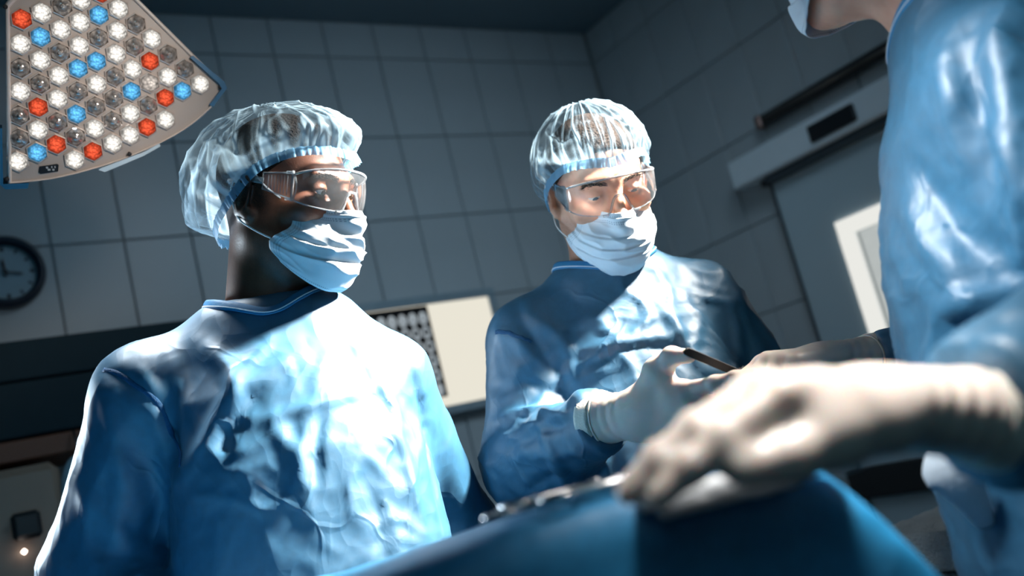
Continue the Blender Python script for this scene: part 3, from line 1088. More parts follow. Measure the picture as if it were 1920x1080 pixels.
bl = '''110,97R 105,222W 103,343O 103,462W 98,583O 97,700O 90,817W 212,65W 205,187B 205,305W 203,424O 193,542R 193,657W 188,772B
315,32O 308,150W 303,268O 298,383W 293,500W 292,617O 285,730R 410,0W 405,112W 402,232W 395,347B 395,462O 387,577B 383,692O 378,808W
510,-35R 500,77B 498,192O 488,310B 490,425W 485,537O 480,650W 470,765R 600,45W 595,157W 588,272W 582,387O 575,498O 570,610O 570,725W
688,122O 680,235O 670,350W 665,462B 660,572W 657,683W 768,197W 758,310R 757,420D 750,533O 743,643R 850,275O 848,388W 835,495R 837,605W
935,350O 922,460B 1013,425W 320,-85W 412,-115W'''.split()
hexd = np.array([[math.cos(math.radians(60 * i + 32)), math.sin(math.radians(60 * i + 32))] for i in range(6)])
RB = 0.0150
# shared meshes in lamp-plane axes
rg = []
for r_, z in ((1.20, .0), (1.18, .0035), (1.06, .0042), (1.02, .001), (.98, -.006)):
    rg.append(hexd[:, :1] * r_ * RB * ex + hexd[:, 1:] * r_ * RB * ey + ez * z)
j = np.arange(6); k = (j + 1) % 6
fh = np.concatenate([np.stack([i * 6 + j, i * 6 + k, (i + 1) * 6 + k, (i + 1) * 6 + j], -1) for i in range(4)])
hexme = mesh_fast('hex_bezel', np.concatenate(rg), fh, False); hexme.materials.append(HEXM)
prof = [(1.0, -.004), (.97, .002), (.86, .006), (.62, .0105), (.36, .0135), (.24, .0140), (.2, .0165), (.10, .0185), (.001, .0190)]
na = 14
a = np.linspace(0, 2 * np.pi, na, endpoint=False)
vv = np.concatenate([(np.cos(a)[:, None] * ex + np.sin(a)[:, None] * ey) * RB * r_ + ez * z for r_, z in prof])
j = np.arange(na); k = (j + 1) % na
fb = np.concatenate([np.stack([i * na + j, i * na + k, (i + 1) * na + k, (i + 1) * na + j], -1) for i in range(len(prof) - 1)])
bme = {}
for key, m_ in BULBM.items():
    me = mesh_fast('bulb', vv, fb, False); me.materials.append(m_); bme[key] = me
LBL = {'W': 'lit white bulb', 'B': 'lit blue bulb', 'R': 'lit red bulb', 'O': 'unlit clear bulb', 'D': 'dimly lit bulb'}
for s in bl:
    x, y = s[:-1].split(',')
    q = LP(float(x) / 2.7, float(y) / 2.7)
    c = ex * q[0] + ey * q[1]
    b = bpy.data.objects.new('bulb', bme[s[-1]]); COL.objects.link(b); b.parent = lamp; b.location = Vector(c); b['label'] = LBL[s[-1]]
    h = bpy.data.objects.new('hex_bezel', hexme); COL.objects.link(h); h.parent = b
al = area('lamp_head_light', lc + ez * .06, P(330, 650, 1.38), .6, .2, (.9, .96, 1.0), 36)

# ------------------------------------------------------------------ people
def frame(face, left):
    """rows: left(+X), back(+Y), up(+Z) of the head in world axes"""
    y = -np.asarray(face, float); y /= np.linalg.norm(y)
    x = np.asarray(left, float) - y * (np.asarray(left, float) @ y); x /= np.linalg.norm(x)
    return np.array([x, y, np.cross(x, y)])


EYE = (0.0325, -0.0745, 0.010)


def head_sdf(neck_to, ears=True, lid=(8, -26), neck_r=.062):
    def fn(p):
        q = p.copy(); q[:, 0] = np.abs(q[:, 0])
        d = ell(p, (0, .015, .03), (.076, .098, .09))
        d = smin(d, ell(p, (0, -.032, -.03), (.060, .062, .082)), .03)
        d = smin(d, rcone(q, (.048, .005, -.052), (.012, -.076, -.098), .021, .019), .03)
        d = smin(d, ell(p, (0, -.086, -.10), (.020, .016, .016)), .02)
        d = smin(d, ell(q, (.044, -.062, -.016), (.023, .024, .020)), .02)
        d = smin(d, rcone(q, (.006, -.0865, .030), (.040, -.074, .030), .011, .010), .018)
        # eye sockets
        d = smax(d, -ell(q, (.033, -.100, .009), (.021, .018, .0135)), .014)
        # nose
        d = smin(d, rcone(p, (0, -.088, .020), (0, -.1125, -.022), .0075, .0095), .014)
        d = smin(d, ell(p, (0, -.1145, -.026), (.0115, .0115, .0105)), .008)
        d = smin(d, ell(q, (.013, -.101, -.029), (.0085, .012, .0085)), .007)
        # lips
        d = smin(d, ell(p, (0, -.094, -.056), (.022, .009, .006)), .006)
        d = smin(d, ell(p, (0, -.093, -.067), (.019, .009, .007)), .006)
        # lids
        e = q - np.array(EYE)
        el = np.degrees(np.arctan2(e[:, 2], -e[:, 1]))
        t = np.clip(1 - (e[:, 0] / .0135) ** 2, 0, 1)
        r = .0140
        op = np.maximum((el - (lid[0] * t - 9 * (1 - t))), ((lid[1] * t - 9 * (1 - t)) - el)) * np.pi / 180 * r
        sh = np.linalg.norm(e, axis=1) - r
        d = smin(d, sh, .006)
        d = smax(d, -np.maximum(op, -(.02 + e[:, 1] * 1.0)), .0012) if True else d
        if ears:
            c, s = np.cos(.30), np.sin(.30)
            A = np.array([[.92, .38, 0], [-.38 * c, .92 * c, s], [.38 * s, -.92 * s, c]])
            er = ell(q, (.0795, .016, -.004), (.0075, .019, .031), A)
            er = smax(er, -ell(q, (.086, .010, -.004), (.006, .0105, .02), A), .004)
            er = smin(er, ell(q, (.077, .006, -.030), (.006, .008, .009)), .006)
            d = smin(d, er, .008)
        nk = rcone(p, (0, .022, -.045), neck_to, neck_r * .95, neck_r)
        d = smin(d, nk, .03)
        # larynx
        a = np.array([0, -.03, -.09]); 
        return d
    return fn


def bust_sdf(head, W, N0, lat, front, sw=.16):
    """head (head frame) + neck root and collar-bone mass in world axes"""
    def fn(p):
        ph = (p - W[0]) @ W[1].T
        d = head(ph)
        a = rcone(p, N0 + [0, 0, -.05] - lat * sw * .5, N0 + [0, 0, -.05] + lat * sw * .5, .035, .035)
        d = smin(d, a, .05)
        d = smin(d, ell(p, N0 + np.array([0, 0, -.09]), (.075, .075, .07)), .03)
        return d
    return fn


def cap_mesh(rim_pts, apex, ctr, bag, frill, seed, nu=340, nv=90, gath=46, amp=.085):
    """elastic bouffant cap: from the rim loop the cloth puffs out and is gathered in pleats"""
    Q = spline(rim_pts, nu, True)
    ctr = np.asarray(ctr, float); apex = np.asarray(apex, float) / np.linalg.norm(apex)
    d0 = Q - ctr; r0 = np.linalg.norm(d0, axis=1); d0 /= r0[:, None]
    om = np.arccos(np.clip(d0 @ apex, -1, 1))[:, None]
    t = np.linspace(0, 1, nv) ** 1.15
    T = t[None, :]
    D = (np.sin((1 - T) * om)[..., None] * d0[:, None] + np.sin(T * om)[..., None] * apex) / np.sin(om)[..., None]
    D /= np.linalg.norm(D, axis=2)[..., None]
    Rb = radial(bag, ctr, D.reshape(-1, 3)).reshape(nu, nv)
    k = sstep(0, .16, T)
    R = r0[:, None] * (1 - k) + Rb * k
    pts = ctr + D * R[..., None]
    flat = pts.reshape(-1, 3)
    U = np.linspace(0, 2 * np.pi, nu, endpoint=False)
    cu = np.stack([np.cos(U), np.sin(U)], -1)
    gp = np.stack([np.repeat(cu[:, 0], nv) * gath / 6.28, np.repeat(cu[:, 1], nv) * gath / 6.28, np.tile(t * 1.8, nu)], -1)
    warp = noise(flat * 16, seed + 9) * .5
    g1 = ridged(gp + warp[:, None] * .5, seed, 1.6)
    g2 = ridged(flat * 26 + warp[:, None], seed + 3, 4.0)
    g3 = ridged(gp * [.62, .62, .55] + warp[:, None] * .3, seed + 5, 5.0)
    tt = np.tile(t, nu)
    near = np.exp(-tt * 3.2) * sstep(-.01, .05, tt)
    wr_ = amp * (near * (g1 - .4) * .55 + .30 * (g2 - .3) * sstep(0, .2, tt) * (1 - .5 * sstep(.8, 1, tt)) + .34 * (g3 - .2) * sstep(0, .15, tt) * (1 - sstep(.75, 1, tt)))
    flat = flat + D.reshape(-1, 3) * (R.reshape(-1) * wr_)[:, None]
    g1 = ridged(gp + warp[:, None] * .5, seed, 1.6, 4)
    g2 = ridged(flat * 26 + warp[:, None], seed + 3, 2, 6)
    g3 = ridged(gp * [.62, .62, .55] + warp[:, None] * .3, seed + 5, 2, 6.5)
    fold = np.clip(.55 * near * g1 + .32 * g2 * sstep(0, .1, tt) + 1.0 * g3 * (1 - sstep(.85, 1, tt)) + .35 * np.exp(-tt * 18), 0, 1.2)
    F = grid_faces(nu, nv, True)[:, ::-1]
    # hem: gathered double strip just outside the rim, with a short frill beyond it
    nh = 9
    s = np.linspace(-1, 1, nh)
    tan = np.roll(Q, -1, 0) - np.roll(Q, 1, 0); tan /= np.linalg.norm(tan, axis=1)[:, None]
    down = np.cross(tan, d0)
    sg = np.sign((down @ -apex).mean()); down *= sg
    gg = .45 * ridged(np.stack([cu[:, 0] * gath / 3.2, cu[:, 1] * gath / 3.2, U * 0], -1), seed + 7, 1.2) + .55 * ridged(np.stack([cu[:, 0] * gath / 1.4, cu[:, 1] * gath / 1.4, U * 0], -1), seed + 8, 1.5)
    H = np.empty((nu, nh, 3))
    for i_, x in enumerate(s):
        wav = (gg - .5) * (.0045 + .004 * max(x, 0))
        ww = frill * (.55 if x < 0 else (1 + .5 * (gg - .5)))
        H[:, i_] = Q + down * (x * ww if np.isscalar(ww) else (x * ww)[:, None]) + d0 * (wav + .0035 - .0015 * x * x + .002 * max(x, 0))[:, None]
    fh = np.clip(np.repeat(gg, nh) * 1.1, 0, 1.2)
    return (flat, F, fold), (H.reshape(-1, 3), grid_faces(nu, nh, True), fh)


def face_hull(p):
    q = p.copy(); q[:, 0] = np.abs(q[:, 0])
    d = ell(p, (0, -.030, -.055), (.063, .064, .078))
    d = smin(d, rcone(q, (.045, .0, -.058), (.012, -.074, -.098), .024, .024), .03)
    d = smin(d, rcone(p, (0, -.085, .02), (0, -.113, -.026), .012, .014), .03)
    d = smin(d, ell(p, (0, -.085, -.085), (.028, .024, .03)), .03)
    return d


def mask_mesh(seed, nu=120, nv=90, bulge=0.0, pinch=1.0):
    V_ = np.linspace(0, 1, nv); S = np.linspace(-1, 1, nu)
    aside = np.interp(V_, [0, .30, .42, .50, .62, .8, 1.0], [50, 48, 50, 58, 69, 69, 56])
    aside = np.convolve(np.pad(aside, 5, mode='edge'), np.ones(11) / 11, 'valid')
    ztop = -.016 + .006 * S ** 2 + .004 * np.exp(-(S / .25) ** 2)
    zbot = -.122 + .030 * S ** 2
    Sg, Vg = np.meshgrid(S, V_, indexing='ij')
    ang = np.radians(aside)[None, :] * Sg
    Z = ztop[:, None] + (zbot - ztop)[:, None] * Vg
    Z = Z + .012 * np.abs(Sg) ** 3 * (1 - Vg) * 0
    o = np.stack([0 * Z, 0 * Z - .005, np.clip(Z, -.092, .02)], -1).reshape(-1, 3)
    d = np.stack([np.sin(ang), -np.cos(ang), 0 * ang - np.clip(-.092 - Z, 0, 1) * 14], -1).reshape(-1, 3)
    d /= np.linalg.norm(d, axis=1)[:, None]
    r = radial(lambda p: face_hull(p) - .005, o, d, .25)
    s, v = Sg.ravel(), Vg.ravel()
    # pleats fan out from the sides, cloth tents between nose tip and chin
    pl = 0
    for c, a in ((.34, .0042), (.52, .0050), (.69, .0045)):
        y = (v + .05 * s * s * np.sign(c - .5) + .012 * np.sin(4 * s + seed) - c)
        pl = pl + a * (sstep(-.012, .012, y) - sstep(.0, .17, y)) * (1 - .5 * s * s)
    tent = .012 * np.exp(-((v - .40) / .22) ** 2) * (1 - s * s) * (1 + bulge)
    cr = ridged(np.stack([s * 2.2 + v * 1.5, v * 5 - s * 1.2, 0 * s + seed], -1), seed, 2.2)
    gat = np.exp(-((np.abs(s) - 1) / .10) ** 2) * .0018 * np.sin(v * 70)
    r = r + pl + tent + cr * .0035 * (1 - s ** 4) * sstep(.08, .25, v) + gat * sstep(.3, .4, v) * (1 - sstep(.6, .7, v)) + .002 * np.abs(s) ** 6
    p = o + d * r[:, None]
    F = grid_faces(nu, nv)
    uv = np.stack([(s + 1) / 2, v], -1)
    # thickness: inner skin 1.2 mm inside
    pin = p - d * .0012
    n = len(p)
    b = np.concatenate([np.arange(nu) * nv, (nu - 1) * nv + np.arange(1, nv), (np.arange(nu - 2, -1, -1)) * nv + nv - 1, np.arange(nv - 2, 0, -1)])
    b2 = np.roll(b, -1)
    Fall = [F, F[:, ::-1] + n, np.stack([b, b + n, b2 + n, b2], -1)]
    return np.concatenate([p, pin]), Fall, np.concatenate([uv, uv]), p.reshape(nu, nv, 3)


def goggles_parts():
    nu, nv = 70, 28
    S = np.linspace(-1, 1, nu)
    xx = .074 * np.sin(S * 1.32) / np.sin(1.32)
    yy = -.111 + .046 * (1 - np.cos(S * 1.32)) / (1 - np.cos(1.32)) * .95
    ztop = .040 - .010 * np.abs(S) ** 3 + .002 * np.cos(S * 3)
    zlow = -.017 + .010 * np.abs(S) ** 3 + .030 * np.exp(-(S / .155) ** 4)
    Vv = np.linspace(0, 1, nv)
    Pm = np.empty((nu, nv, 3))
    for i_, t in enumerate(Vv):
        z = zlow + (ztop - zlow) * t
        bow = .004 * np.sin(np.pi * t)
        Pm[:, i_] = np.stack([xx, yy - bow + .10 * (z - .01) * -.12, z], -1)
    lens = Pm.reshape(-1, 3), grid_faces(nu, nv)
    edge = np.concatenate([Pm[:, -1], Pm[-1, -2::-1], Pm[-2::-1, 0], Pm[0, 1:-1]])
    rim = tube(edge, .0011, 6, True)
    # inner oval moulding on each lens half and nose bridge moulding
    brow = tube(Pm[:, -1] + [0, -.001, .0005], .0017, 8)
    nose = tube(Pm[nu // 2 - 11:nu // 2 + 12, 0] + [0, -.001, -.0006], .0021, 8)
    sides = []
    for sg in (-1, 1):
        x0_ = sg * .0735
        a0 = np.array([x0_, -.0655, .030]); a1 = np.array([x0_, -.0655, -.006])
        b0 = np.array([sg * .0785, -.018, .028]); b1 = np.array([sg * .0785, -.018, .006])
        c0 = np.array([sg * .082, .012, .020])
        quad = np.array([a0, b0, b1, a1])
        out = np.array([sg * .0012, 0, 0])
        pv = np.concatenate([quad, quad + out])
        pf = np.array([[0, 1, 2, 3], [7, 6, 5, 4], [0, 4, 5, 1], [1, 5, 6, 2], [2, 6, 7, 3], [3, 7, 4, 0]])
        ribs = []
        for t in np.linspace(.18, .82, 7):
            top = a0 + (b0 - a0) * t + out + [0, 0, -.003]; bot = a1 + (b1 - a1) * t + out + [0, 0, .003]
            ribs.append(tube([top, bot], .0006, 6))
        border = tube(np.array([a0, b0, b1, a1]) + out, .0013, 6, True)
        brk = [box((x0_ + sg * .0015, -.0655, (a0[2] + a1[2]) / 2), (.004, .0035, a0[2] - a1[2] + .006), None, .001),
               box((x0_ + sg * .002, -.061, a0[2]), (.005, .012, .004), None, .001), box((x0_ + sg * .002, -.061, a1[2]), (.005, .012, .004), None, .001)]
        arm = tube([b0 * .5 + b1 * .5, c0, c0 + np.array([sg * -.001, .03, -.006])], [.0035, .003, .0025], 8, flat=(1.4, .6))
        sides.append((pv, pf, join(ribs), border, join(brk), arm))
    return lens, rim, brow, nose, sides


def to_world(v, W):
    return W[0] + np.asarray(v) @ W[1]


def put(name, v, F, mat, parent, W=None, smooth=True, uv=None, attr=None):
    if W is not None: v = to_world(v, W)
    return obj(name, mesh_fast(name, v - PORG[parent.name], F, smooth, uv, attr), mat, parent)


PORG = {}


def person(name, label, loc):
    o = bpy.data.objects.new(name, None)
    COL.objects.link(o)
    o.empty_display_size = .1
    o.location = Vector(loc)
    PORG[o.name] = np.asarray(loc, float)
    PORG_default = np.zeros(3)
    tag(o, label, 'person')
    return o


def obj_plain(parent):
    return parent


_obj = obj


def obj(name, me, mat=None, parent=None):
    # children of people: mesh data is already relative to the person's origin
    if parent is not None and parent.name in PORG:
        o = bpy.data.objects.new(name, me)
        COL.objects.link(o)
        me.materials.append(mat)
        o.parent = parent
        PORG[o.name] = PORG[parent.name]
        return o
    return _obj(name, me, mat, parent)


def head_set(root, W, N0, lat, front, skin, hairm, irism, lid, rim, apex, bag, capmat, seed, hairattr, gaze, frill=.010, gath=46, neck_r=.062, hairline=None, mask_kw={}, brows=True):
    nb = (N0 - W[0]) @ W[1].T
    hs = head_sdf(nb, True, lid, neck_r)
    bs = bust_sdf(hs, W, N0, lat, front)
    allp = np.array([W[0] - .16, W[0] + .16, N0 - .15, N0 + .15])
    v, F = nets(bs, allp.min(0) - .02, allp.max(0) + .02, .0024)
    v = relax(v, F, 1, .4)
    vh = (v - W[0]) @ W[1].T
    body = put('body', v, F, skin, root, attr={'hair': hairattr(vh)})
    # eyes
    for sg in (-1, 1):
        c = np.array([sg * EYE[0], EYE[1], EYE[2]])
        u = np.linspace(0, np.pi, 15); w_ = np.linspace(0, 2 * np.pi, 24, endpoint=False)
        g = np.array(gaze, float); g /= np.linalg.norm(g)
        e1 = np.cross(g, [0, 0, 1]); e1 /= np.linalg.norm(e1); e2 = np.cross(e1, g)
        def cap_(u0, u1, n_, r):
            uu = np.linspace(u0, u1, n_)
            pv = np.concatenate([c + r * (np.cos(x) * g + np.sin(x) * (np.cos(w_)[:, None] * e1 + np.sin(w_)[:, None] * e2)) for x in uu])
            nn = len(w_); jj = np.arange(nn); kk = (jj + 1) % nn
            return pv, np.concatenate([np.stack([i * nn + jj, i * nn + kk, (i + 1) * nn + kk, (i + 1) * nn + jj], -1) for i in range(n_ - 1)])
        pv, pf = cap_(.46, np.pi - .02, 14, .0126)
        eb = put('eyeball', pv, pf, EYEW, root, W)
        pv, pf = cap_(.005, .47, 6, .0127)
        obj('iris', mesh_fast('iris', to_world(pv, W) - PORG[root.name], pf), irism, eb)
    # brows: many short hairs
    rs = np.random.RandomState(seed)
    if brows:
        for sg in (-1, 1):
            ps = []
            for k_ in range(150):
                t = rs.rand(); x = .012 + .036 * t
                z = .0275 + .006 * math.sin(t * 2.2) - .004 * t + rs.randn() * .0021
                o_ = np.array([[sg * x, 0, z]])
                dd = np.array([[0, -1.0, 0]])
                y = radial(hs, o_, dd, .2)[0]
                a_ = np.array([sg * x, -y + .0008, z])
                ln = .006 + .003 * rs.rand()
                b_ = a_ + np.array([sg * ln * .9, .0012 * (1 + 2 * t), ln * (.55 - .7 * t)]) + rs.randn(3) * .0007
                ps.append(tube([a_, (a_ + b_) / 2 + [0, -.0012, 0], b_], [.00035, .0003, .0001], 4))
            pv, pf = join(ps)
            o_ = put('eyebrow', pv, pf, hairm, root, W); o_['kind'] = 'stuff'
    # hair
    hl = hairline
    def hair_sdf(p):
        q = p.copy(); q[:, 0] = np.abs(q[:, 0])
        d = ell(p, (0, .015, .03), (.0785, .1005, .0925)) - .0005
        return smax(d, hl(q), .004)
    v, F = nets(hair_sdf, (-.1, -.11, -.09), (.1, .14, .14), .003)
    put('hair', v, F, hairm, root, W)
    # cap
    (cv, cf, cfold), (hv, hf, hfold) = cap_mesh(rim, apex, (0, .02, .02), bag, frill, seed, gath=gath)
    cp = put('cap', cv, cf, capmat, root, W, attr={'fold': cfold})
    o_ = obj('elastic_hem', mesh_fast('elastic_hem', to_world(hv, W) - PORG[root.name], hf, True, None, {'fold': hfold}), HEM, cp)
    return body, hs


def mask_set(root, W, seed, lobe, **kw):
    v, F, uv, Pm = mask_mesh(seed, **kw)
    mk = put('face_mask', v, F, MASK, root, W, uv=uv)
    nu, nv = Pm.shape[:2]
    def child(name, pv, pf, m):
        return obj(name, mesh_fast(name, to_world(pv, W) - PORG[root.name], pf), m, mk)
    for sg, col in ((-1, 0), (1, nu - 1)):
        top = Pm[col, 4]; low = Pm[col, int(nv * .62)]
        inx = Pm[col + (3 if col == 0 else -3), 6]
        e0 = np.array([sg * .080, .012, .034]); e1 = np.array([sg * .083, .034, .005]); e2 = np.array([sg * .079, .022, -.034])
        path = spline([inx, top + [sg * .002, 0, 0], (top + e0) / 2 + [sg * .006, 0, -.001], e0, e1, e2, (low + e2) / 2 + [sg * .006, .0, -.002], low + [sg * .002, 0, 0]], 40)
        pv, pf = tube(path, .0012, 8)
        child('ear_loop', pv, pf, LOOP)
        c = inx + np.array([sg * .0012, 0, 0])
        pv, pf = tube([c - [sg * .0008, 0, 0], c + [sg * .0012, -.0006, 0]], .0030, 14)
        child('loop_weld', pv, pf, pbr('weld_grey', srgb(120, 145, 160), .5))
    # nose wire under the top edge
    pv, pf = tube(Pm[nu // 2 - 26:nu // 2 + 27, 7] + [0, -.0008, 0], .0014, 8, flat=(1.6, .6))
    child('nose_wire', pv, pf, MASK)
    return mk


def goggle_set(root, W):
    lens, rim, brow, nose, sides = goggles_parts()
    g = put('goggles', *lens, CLEAR, root, W)
    def child(name, pv, pf, m, sm=True):
        return obj(name, mesh_fast(name, to_world(pv, W) - PORG[root.name], pf, sm), m, g)
    child('lens_rim', *rim, CLEARRIM)
    child('brow_bar', *brow, CLEARRIM)
    child('nose_bridge', *nose, CLEARRIM)
    for pv, pf, ribs, border, brk, arm in sides:
        child('side_shield', pv, pf, CLEAR, False)
        o_ = child('vent_rib', *ribs, CLEARRIM); o_['kind'] = 'stuff'
        child('shield_border', *border, CLEARRIM)
        child('hinge', *brk, CLEARRIM, False)
        child('temple_arm', *arm, CLEARRIM)
    return g


# ---------------- gowns
def loft(p, N0, lat, front, lv):
    """stack of super-elliptic sections under the neck; lv rows: dz, shift front, shift lat, half width, half depth"""
    lv = np.asarray(lv, float)[::-1]
    q = p - N0
    x, y, z = q @ lat, q @ front, q[:, 2]
    it = lambda k: np.interp(z, lv[:, 0], lv[:, k])
    a, b = it(3), it(4)
    n_ = 2.35
    k = ((np.abs((x - it(2)) / a)) ** n_ + (np.abs((y - it(1)) / b)) ** n_) ** (1 / n_)
    d = (k - 1) * np.minimum(a, b)
    d = np.maximum(d, lv[0, 0] - z)
    return smax(d, z - lv[-1, 0], .03)


def gown_sdf(N0, lat, front, lv, sh, sleeves, ks=.03, kj=.06):
    def fn(p):
        d = loft(p, N0, lat, front, lv)
        for a, b, ra, rb in sh:
            d = smin(d, rcone(p, a, b, ra, rb), kj)
        for ch in sleeves:
            e = None
            for a, b, ra, rb in ch:
                s = rcone(p, a, b, ra, rb)
                e = s if e is None else smin(e, s, .035)
            a, b = np.asarray(ch[-1][0]), np.asarray(ch[-1][1])
            e = np.maximum(e, (p - b) @ ((b - a) / np.linalg.norm(b - a)))
            d = smin(d, e, ks)
        return d
    return fn


def surf_pick(px, pv, pts):
    """3-D points of the visible surface under pixel positions (front-most vertex nearby)"""
    out = []
    for x, y in pts:
        r = 10
        while True:
            m = (np.abs(px[:, 0] - x) < r) & (np.abs(px[:, 1] - y) < r)
            if m.any() or r > 90: break
            r *= 1.6
        if not m.any(): continue
        i = np.where(m)[0]
        sc = px[i, 2] + np.hypot(px[i, 0] - x, px[i, 1] - y) * .0015
        out.append(pv[i[np.argmin(sc)]])
    return np.array(out)


def folds(v, F, strokes):
    """pull ridges (+) and creases (-) along strokes drawn over the visible side"""
    n = normals(v, F)
    px = PX(v)
    vis = (n @ CF) < .25
    pxv, vv_ = px[vis], v[vis]
    disp = np.zeros(len(v))
    for pts, w_, amp in strokes:
        c = surf_pick(pxv, vv_, spline(pts, max(3, 3 * len(pts))) if len(pts) > 2 else [tuple(np.array(pts[0]) + (np.array(pts[1]) - pts[0]) * t) for t in np.linspace(0, 1, 7)])
        if len(c) < 2: continue
        best = np.full(len(v), 9.0); tt = np.zeros(len(v))
        box_ = ((v > c.min(0) - 3 * w_) & (v < c.max(0) + 3 * w_)).all(1)
        i = np.where(box_)[0]
        bb = np.full(len(i), 9.0); bt = np.zeros(len(i))
        for k_ in range(len(c) - 1):
            ab = c[k_ + 1] - c[k_]
            t = np.clip(((v[i] - c[k_]) @ ab) / (ab @ ab + 1e-9), 0, 1)
            d_ = np.linalg.norm(v[i] - c[k_] - t[:, None] * ab, axis=1)
            m = d_ < bb
            bb[m] = d_[m]; bt[m] = (k_ + t[m]) / (len(c) - 1)
        env = np.sin(np.pi * np.clip(bt, .04, .96)) ** .6
        disp[i] += amp * env * np.exp(-(bb / w_) ** 2)
    return v + n * disp[:, None]


def crumple(v, F, seed, amp=1.0, zone=None):
    n = normals(v, F)
    w1 = np.stack([noise(v * 4 + 7 * k, seed + 20 + k) for k in range(3)], -1)
    a = ridged(v * [4.5, 4.5, 2.6] + w1 * 1.0, seed, 1.3, 4) - .3
    b = ridged(v * [10, 10, 6] + w1 * 2.0, seed + 1, 1.6, 5) - .2
    c = ridged(v * 22 + w1 * 3.5, seed + 2, 1.5, 5) - .2
    msk = sstep(-.25, .25, noise(v * 3.1, seed + 5))
    d = amp * (.0060 * a + .0050 * b * (.35 + msk) + .0020 * c * (.2 + 1.2 * msk))
    if zone is not None: d = d * zone(v)
    return v + n * d[:, None]


def collar(root, gown, N0, lat, front, ra, rb, tilt, h=.011, dz=.0, shift=0.0, sdf=None):
    """bound neckline: a rolled strip round the neck with a white stitch line"""
    n = 90
    a = np.linspace(0, 2 * np.pi, n, endpoint=False)
    ring = N0 + shift * front + (np.cos(a) * ra)[:, None] * lat + (np.sin(a) * rb)[:, None] * front + np.array([0, 0, 1.0]) * (dz - np.sin(a) * tilt)[:, None]
    rad = (np.cos(a))[:, None] * lat + (np.sin(a))[:, None] * front
    up_ = np.array([0, 0, 1.0]) - .55 * rad
    up_ /= np.linalg.norm(up_, axis=1)[:, None]
    wob = noise(np.stack([np.cos(a) * 4, np.sin(a) * 4, a * 0], -1), 3) * .002
    zl, zh = np.full(n, N0[2] - .12), np.full(n, N0[2] + .15)
    for _ in range(24):
        zm_ = (zl + zh) / 2
        s_ = sdf(np.stack([ring[:, 0], ring[:, 1], zm_], -1)) < 0
        zl = np.where(s_, zm_, zl); zh = np.where(s_, zh, zm_)
    zz = zl.copy()
    for _ in range(8): zz = (np.roll(zz, 1) + zz * 2 + np.roll(zz, -1)) / 4
    ring[:, 2] = np.maximum(zz, zl - .002) + h * .55
    v, f = tube(ring + wob[:, None] * up_, h, 10, True, flat=(1.0, .28), up=up_)
    c = obj('neck_binding', mesh_fast('neck_binding', v - PORG[root.name], f), BIND, gown)
    out = np.cross(np.roll(ring, -1, 0) - np.roll(ring, 1, 0), up_); out /= np.linalg.norm(out, axis=1)[:, None]
    sg = np.sign((out * rad).sum(1).mean())
    v, f = tube(ring + sg * out * h * .25 - up_ * h * .55, .0009, 6, True)
    obj('stitch_line', mesh_fast('stitch_line', v - PORG[root.name], f), THREAD, gown)
    return ring


def ribbon_on(root, gown, v, F, pts, name, mat, r=.0035, flat=(.35, 1.0)):
    n = normals(v, F); px = PX(v); vis = (n @ CF) < .2
    c = surf_pick(px[vis], v[vis], spline(pts, 24))
    c = spline(c[::2], 40)
    for _ in range(6): c[1:-1] = (c[:-2] + c[1:-1] * 2 + c[2:]) / 4
    i = [np.argmin(((v - q) ** 2).sum(1)) for q in c]
    tv, tf = tube(c + n[i] * .0006, r, 8, up=n[i], flat=flat)
    return obj(name, mesh_fast(name, tv - PORG[root.name], tf), mat, gown)


# ---------------- hands
FL = {'index': (.044, .026, .022), 'middle': (.048, .030, .023), 'ring': (.044, .028, .023), 'pinky': (.034, .021, .020)}
MC = {'index': (.092, .026, .001), 'middle': (.095, .005, .004), 'ring': (.090, -.016, .002), 'pinky': (.080, -.035, -.003)}
FR = {'index': .0098, 'middle': .0100, 'ring': .0096, 'pinky': .0086}


def hand_bones(flex, spread, thumb):
    """bones in the hand frame: +X to the fingertips, +Y to the thumb side, +Z the back of the hand"""
    B = []
    for k_, mc in MC.items():
        p = np.array(mc)
        az = math.radians(spread[k_]); el_ = 0
        r = FR[k_]
        for j_, ln in enumerate(FL[k_]):
            el_ += math.radians(flex[k_][j_])
            d = np.array([math.cos(el_) * math.cos(az), math.sin(az) * math.cos(el_ * .5), -math.sin(el_)])
            d /= np.linalg.norm(d)
            q = p + d * ln
            r2 = r * (.93 if j_ < 2 else .84)
            B.append((p, q, r * 1.03, r2))
            p, r = q, r2
    t = [np.array(x) for x in thumb]
    for (a, b), (ra, rb) in zip(zip(t[:-1], t[1:]), ((.017, .0125), (.0125, .0112), (.0112, .0092))):
        B.append((a, b, ra, rb))
    return B


